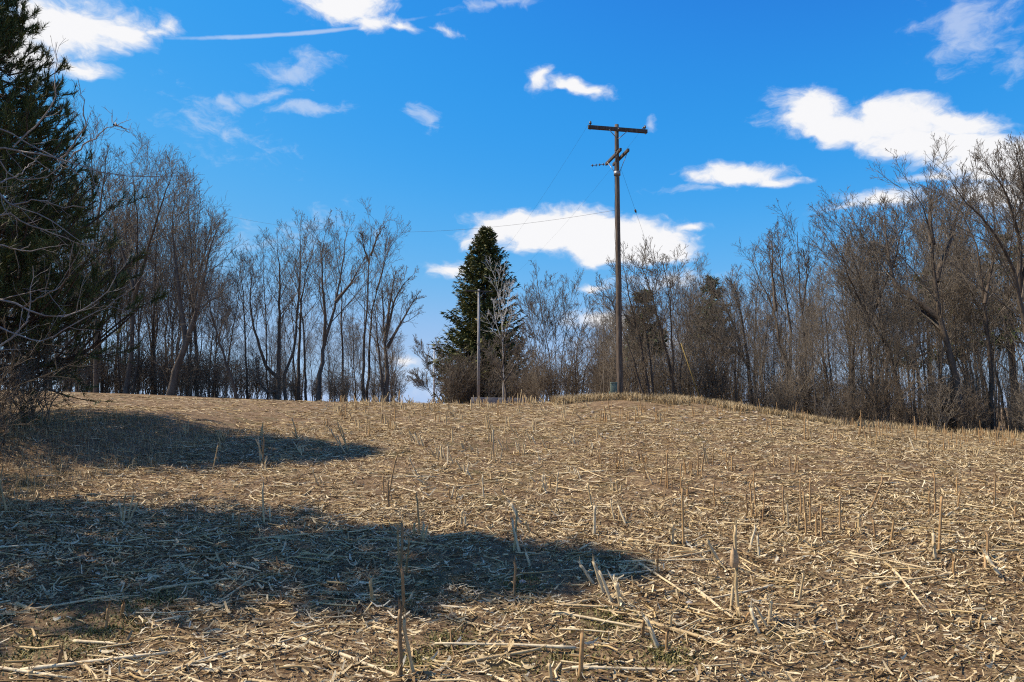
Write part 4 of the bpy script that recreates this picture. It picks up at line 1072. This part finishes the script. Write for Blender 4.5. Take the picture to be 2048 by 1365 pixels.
# ------------------------------------------------------------------ pale bare tree and brush at the left edge
def zz1(pts): return [(x*.3663, y*.3663) for x, y in pts]
def zz2(pts): return [(x*.4394, 400+y*.4394) for x, y in pts]
D3 = 8.6
PB = [zz1([(-330, 700), (-150, 620), (0, 700), (130, 770), (250, 830), (330, 880), (400, 930), (490, 1010), (620, 1090)]),
      zz1([(-330, 900), (-120, 830), (70, 805), (150, 840), (260, 860), (370, 875), (450, 905), (600, 958), (750, 975), (1000, 960)]),
      zz1([(70, 805), (130, 750), (220, 650), (300, 540), (306, 350), (312, 230)]), zz1([(330, 865), (400, 780), (475, 690), (445, 520), (425, 430)]),
      zz1([(370, 875), (470, 790), (560, 710), (620, 680), (612, 600)]), zz1([(620, 680), (660, 690), (710, 725)]),
      zz1([(-250, 1020), (0, 1050), (60, 1120), (150, 1160), (270, 1190), (350, 1260), (480, 1345)]), zz1([(-250, 800), (0, 880), (50, 980), (180, 992), (270, 960), (360, 880)]),
      zz1([(60, 1120), (200, 1090), (330, 1130), (480, 1130)]), zz1([(0, 1000), (120, 940), (200, 870)]),
      zz2([(-150, 420), (0, 450), (100, 490), (260, 540), (370, 510), (480, 430), (540, 330), (530, 280)]), zz2([(100, 490), (200, 440), (290, 390), (330, 300)]), zz2([(0, 580), (90, 620), (200, 650), (330, 560), (500, 480), (620, 390)]),
      zz2([(-100, 250), (0, 200), (130, 240), (280, 210)]), zz2([(-60, 80), (40, 60), (160, 130), (300, 180), (400, 212)]), zz2([(-60, 700), (40, 640), (120, 560), (140, 440), (150, 300)])]
gg = np.random.default_rng(910)
stems = []
trunk_xy = (-6.9, D3)
trunk_z = float(ground(*trunk_xy))
for q, pl in enumerate(PB):
    pl = np.array(pl); dd = D3 + np.linspace(0, 1, len(pl))*gg.normal(0, .7) + (0 if pl[0, 0] < -20 else gg.normal(0, .0))
    stems.append(np.stack([at(a, b_, d_) for (a, b_), d_ in zip(pl, dd)]))
tr, cr = Tubes(), Tubes()
T = np.array([(trunk_xy[0], D3, trunk_z-.2), (trunk_xy[0]-.1, D3, trunk_z+1.2), (trunk_xy[0]+.1, D3, trunk_z+2.6), (trunk_xy[0]-.1, D3+.1, trunk_z+4.2), (trunk_xy[0]-.2, D3, trunk_z+6)])
tr.add(resample(T, 14), np.linspace(.11, .02, 14), 9)
limbs, limr = [], []
for q, s in enumerate(stems):
    offv = PB[q][0][0] < -20
    if offv: s = np.concatenate([[np.array([trunk_xy[0], D3, max(s[0, 2]-.5, trunk_z+.4)])], s])
    limbs.append(resample(s, 14)); limr.append(np.linspace(.020 if offv else .011, .0032, 14))
limbs = np.stack(limbs); limbs[:, 1:-1] += gg.normal(0, .012, limbs[:, 1:-1].shape); limr = np.stack(limr)
cr.add(limbs, limr, 6)
P1, R1 = children(limbs, limr, 6, gg, .3, 1, (.4, .9), .22, .55, 5, .15, .12, .0026, .4); cr.add(P1, R1, 4)
P2, R2 = children(P1, R1, 2, gg, .3, 1, (.4, .9), .5, .6, 3, .1, .12, .002, .4); cr.add(P2, R2, 3)
tree_obj('bare_tree', tr, cr, np.array([trunk_xy[0], D3, trunk_z]), 'pale grey bare branches reaching in from the left in front of the pine', 'tree', None, M_BARK, M_TWIG_PALE)

NB = [proto_shrub(720+i, n, 1.6, sp, m, 3, .0032, .1, 10) for i, (n, sp, m) in enumerate([(16, .7, M_TWIG_RED), (14, .9, M_TWIG), (18, .6, M_TWIG_RED)])]
for i, (x, y, s, lab) in enumerate([(-7.6, 9.6, 1.0, 'dense brown bramble bush at the left edge in front'), (-8.6, 11.3, 1.2, 'dense arching brown bush under the pine at the left edge'), (-9.4, 13.4, 1.25, 'brown bush behind the arching one under the pine'),
                                   (-7.3, 8.3, .8, 'low thin brown brush at the left edge over the grass bank'), (-10.8, 14.5, 1.5, 'tall brown brush beneath the pine branches'), (-10.2, 12.0, 1.5, 'tall brown brush at the far left edge')]):
    o = link('bare_shrub', NB[i % 3], None, P_at(x, y), (0, 0, i*1.7), (s, s, s)); tag(o, lab, 'shrub')

# ------------------------------------------------------------------ utility poles and wires
LDIR = np.array([-.19, .98, 0]); LDIR /= np.linalg.norm(LDIR); ADIR = np.array([LDIR[1], -LDIR[0], 0]); UP = np.array([0, 0, 1.])
AX_ARM = [ADIR, LDIR, UP]; AX_LINE = [LDIR, -ADIR, UP]
def box_part(name, root, c, h, ax, m):
    V, F = boxes([(c, h, ax)]); me = mesh_from(name, V, F, m)
    o = link(name, me, root)
    b = o.modifiers.new('bevel', 'BEVEL'); b.width = .006; b.segments = 2
    return o
def tube_part(name, root, P, R, k, m):
    tb = Tubes(); tb.add(np.array(P, float), np.array(R, float), k, True); return link(name, tb.mesh(name, m), root)
def insulator(root, c, s=1.0, m=None):
    c = np.array(c, float)
    z = np.array([0, .05, .05, .09, .09, .13, .13, .16])*s; r = np.array([.018, .018, .042, .050, .026, .040, .032, .012])*s
    z = z + np.arange(8)*.0008
    return tube_part('insulator', root, np.stack([c[0]+0*z, c[1]+0*z, c[2]+z], -1), r, 10, m or M_PORC)
d0 = 28.0
pb = at(1240, 800, d0); ptop = at(1233, 250, d0)[2]; gz = float(ground(pb[0], d0)); HP = float(ptop-gz)
near_base = np.array([pb[0], d0, gz])
UPL = empty('utility_pole', near_base)
g = np.random.default_rng(3); t = np.linspace(0, 1, 22)
tb = Tubes(); tb.add(np.stack([g.normal(0, .004, 22), g.normal(0, .004, 22), -.3+t*(HP+.3)], -1), (.138-.052*t)*(1+g.normal(0, .012, 22)), 16, True)
link('pole', tb.mesh('pole', M_POLE), UPL)
za = float(at(1233, 262, d0)[2]-gz)
arm_c = np.array([0, 0, za]) - LDIR*.16
box_part('crossarm', UPL, arm_c, (1.30, .055, .075), AX_ARM, M_ARM)
for s in (-1, 1):
    a = arm_c + ADIR*s*.42 - UP*.06 - LDIR*.07; b_ = np.array([0, 0, za-.42]) - LDIR*.13
    tube_part('brace', UPL, [a, b_], [.016, .016], 6, M_STEEL)
for s, q in ((-1, -1.2), (1, 1.2), (1, 1.12)):
    insulator(UPL, arm_c + ADIR*q + UP*.077, 1.15 if q != 1.12 else .7)
bolt = tube_part('bolt', UPL, [arm_c - LDIR*.06 - LDIR*.0, arm_c - LDIR*.10], [.025, .025], 8, M_STEEL)
for s in (-1, 1):   # end hardware under the arm
    tube_part('bracket', UPL, [arm_c + ADIR*s*1.22 + UP*-.075, arm_c + ADIR*s*1.22 + UP*-.12], [.03, .02], 6, M_STEEL)
zl = float(at(1236, 315, d0)[2]-gz)
for s in (-1, 1):
    box_part('lower_crossarm', UPL, np.array([0, 0, zl]) + ADIR*s*.165, (.92, .045, .06), AX_LINE, M_ARM)
    tube_part('brace', UPL, [np.array([0, 0, zl-.05]) + ADIR*s*.225 - LDIR*.55, np.array([0, 0, zl-.62]) + ADIR*s*.118], [.014, .014], 6, M_STEEL)
    tube_part('brace', UPL, [np.array([0, 0, zl-.05]) + ADIR*s*.225 + LDIR*.55, np.array([0, 0, zl-.62]) + ADIR*s*.118 + LDIR*.03], [.014, .014], 6, M_STEEL)
# dead end insulator strings at the lower arms
def string(c, dirv, nd=3):
    z, r = [], []
    for i in range(nd):
        b0 = .02+i*.15
        z += [b0, b0+.05, b0+.051, b0+.085, b0+.09, b0+.14]; r += [.012, .014, .060, .050, .014, .012]
    z = np.array(z)+np.arange(len(z))*.0007
    return tube_part('insulator_string', UPL, [np.array(c)+np.array(dirv)*v for v in z], r, 10, M_PORC)
dl = unit(np.array([-1.0, .25, -.02]))
string(np.array([0, 0, zl-.02]) + LDIR*.86 - ADIR*.22, dl, 4)
string(np.array([0, 0, zl+.02]) - LDIR*.80 - ADIR*.22, dl, 1)
tube_part('clamp', UPL, [(0, 0, zl-.78), (0, 0, zl-.62)], [.145, .14], 12, M_STEEL)
tube_part('ground_wire', UPL, [np.array([-.16+.02*math.sin(v*9)-.0, -.04, v]) + np.array([.05*v/HP, 0, 0]) for v in np.linspace(.1, zl-.4, 24)], [.006]*24, 4, M_WIRE)
tag(UPL, 'tall brown wooden utility pole with a crossarm on the grassy mound', 'utility pole')

GW = empty('guy_wire', near_base)
top = at(1241, 335, d0)-near_base; bx_, by_, bz_ = at(1404, 795, 27.2); bot = np.array([bx_, 27.2, float(ground(bx_, 27.2))])-near_base
tube_part('wire', GW, [top+(bot-top)*v for v in (0, .5, 1)], [.004]*3, 5, M_WIRE)
pi_ = top + (bot-top)*.185; dv = unit(bot-top)
tube_part('strain_insulator', GW, [pi_, pi_+dv*.05, pi_+dv*.10, pi_+dv*.16], [.02, .045, .045, .02], 8, M_PORC)
tube_part('guard', GW, [top+(bot-top)*.75, bot], [.018, .020], 8, M_YELLOW)
tag(GW, 'slanting guy wire with a yellow guard right of the big pole', 'guy wire')

bxp = at(1228, 797, 27.6); bg_ = np.array([bxp[0], 27.6, float(ground(bxp[0], 27.6))])
BX = empty('utility_pedestal', bg_)
box_part('cabinet', BX, np.array([0, 0, .32]), (.125, .10, .34), np.eye(3), M_BOX)
box_part('cap', BX, np.array([0, 0, .688]), (.135, .11, .03), np.eye(3), M_BOX)
box_part('door', BX, np.array([.02, -.106, .34]), (.085, .006, .26), np.eye(3), M_BOX)
box_part('side_panel', BX, np.array([-.16, .0, .17]), (.03, .07, .18), np.eye(3), M_BOX)
tag(BX, 'weathered green metal utility pedestal at the foot of the big pole', 'pedestal')

def far_pole(px, top_py, arm, d, r, label, m):
    p = at(px, 800, d); gz = float(ground(p[0], d)); zt = float(at(px, top_py, d)[2]-gz); root = empty('utility_pole', (p[0], d, gz))
    tube_part('pole', root, [(0, 0, -.3), (0, 0, zt*.5), (0, 0, zt)], [r, r*.88, r*.72], 12, m)
    c = np.array([0, 0, zt-.22]) - LDIR*(r+.03)
    box_part('crossarm', root, c, (arm, .05, .06), AX_ARM, M_ARM)
    for s in (-1, 1):
        tube_part('brace', root, [c+ADIR*s*.55-UP*.05, np.array([0, 0, zt-.85])-LDIR*r], [.018, .018], 5, M_STEEL)
        insulator(root, c+ADIR*s*(arm-.1)+UP*.062)
    tag(root, label, 'utility pole')
    return np.array([p[0], d, gz])+c, root
c2, _ = far_pole(957, 579, 1.4, 68, .16, 'grey utility pole with a crossarm in front of the spruce', M_POLE_GREY)
c3, _ = far_pole(868, 687, 1.55, 130, .20, 'farthest pale grey utility pole left of the spruce', M_POLE_PALE)
def wire(a, b, sag, r, label, n=24):
    a = np.array(a, float); b = np.array(b, float); t = np.linspace(0, 1, n)
    P = a[None]*(1-t)[:, None]+b[None]*t[:, None]; P[:, 2] -= sag*4*t*(1-t)
    tb = Tubes(); tb.add(P-a, np.full(n, r), 4); tag(link('overhead_wire', tb.mesh('overhead_wire', M_WIRE), None, a), label, 'wire')
nc = near_base+arm_c
wire(nc-ADIR*1.2+UP*.26, c2-ADIR*1.3+UP*.2, .9, .0032, 'left overhead wire running down from the big pole to the pole by the spruce')
wire(nc+ADIR*1.2+UP*.26, c2+ADIR*1.3+UP*.2, .9, .0032, 'right overhead wire running down from the big pole to the pole by the spruce')
wire(c2-ADIR*1.3+UP*.2, c3-ADIR*1.45+UP*.2, 1.0, .008, 'left overhead wire between the two grey poles')
wire(c2+ADIR*1.3+UP*.2, c3+ADIR*1.45+UP*.2, 1.0, .008, 'right overhead wire between the two grey poles')
wz = float(at(1230, 421, d0)[2])
wire((near_base[0]-.12, d0, wz), at(330, 395, 46), 1.6, .005, 'thin black wire stretching left from the middle of the big pole', 40)

# ------------------------------------------------------------------ low concrete wall beyond the crest
wl = at(942, 795, 73); wr = at(1050, 796, 73); xm = (wl[0]+wr[0])/2; gz = float(ground(xm, 73)); hw = float(wl[2]-gz)
WR = empty('concrete_wall', (xm, 73, gz)); half = (wr[0]-wl[0])/2; nw = 4
for i in range(nw):
    c = -half + (i+.5)*2*half/nw
    box_part('panel', WR, (c, 0, hw/2-.15), (half/nw-.012, .15, hw/2+.15-.02*i), np.eye(3), M_CONC)
box_part('footing', WR, (0, -.02, .05), (half+.1, .25, .12), np.eye(3), M_CONC)
tag(WR, 'low weathered concrete wall behind the crest below the spruce', 'wall')
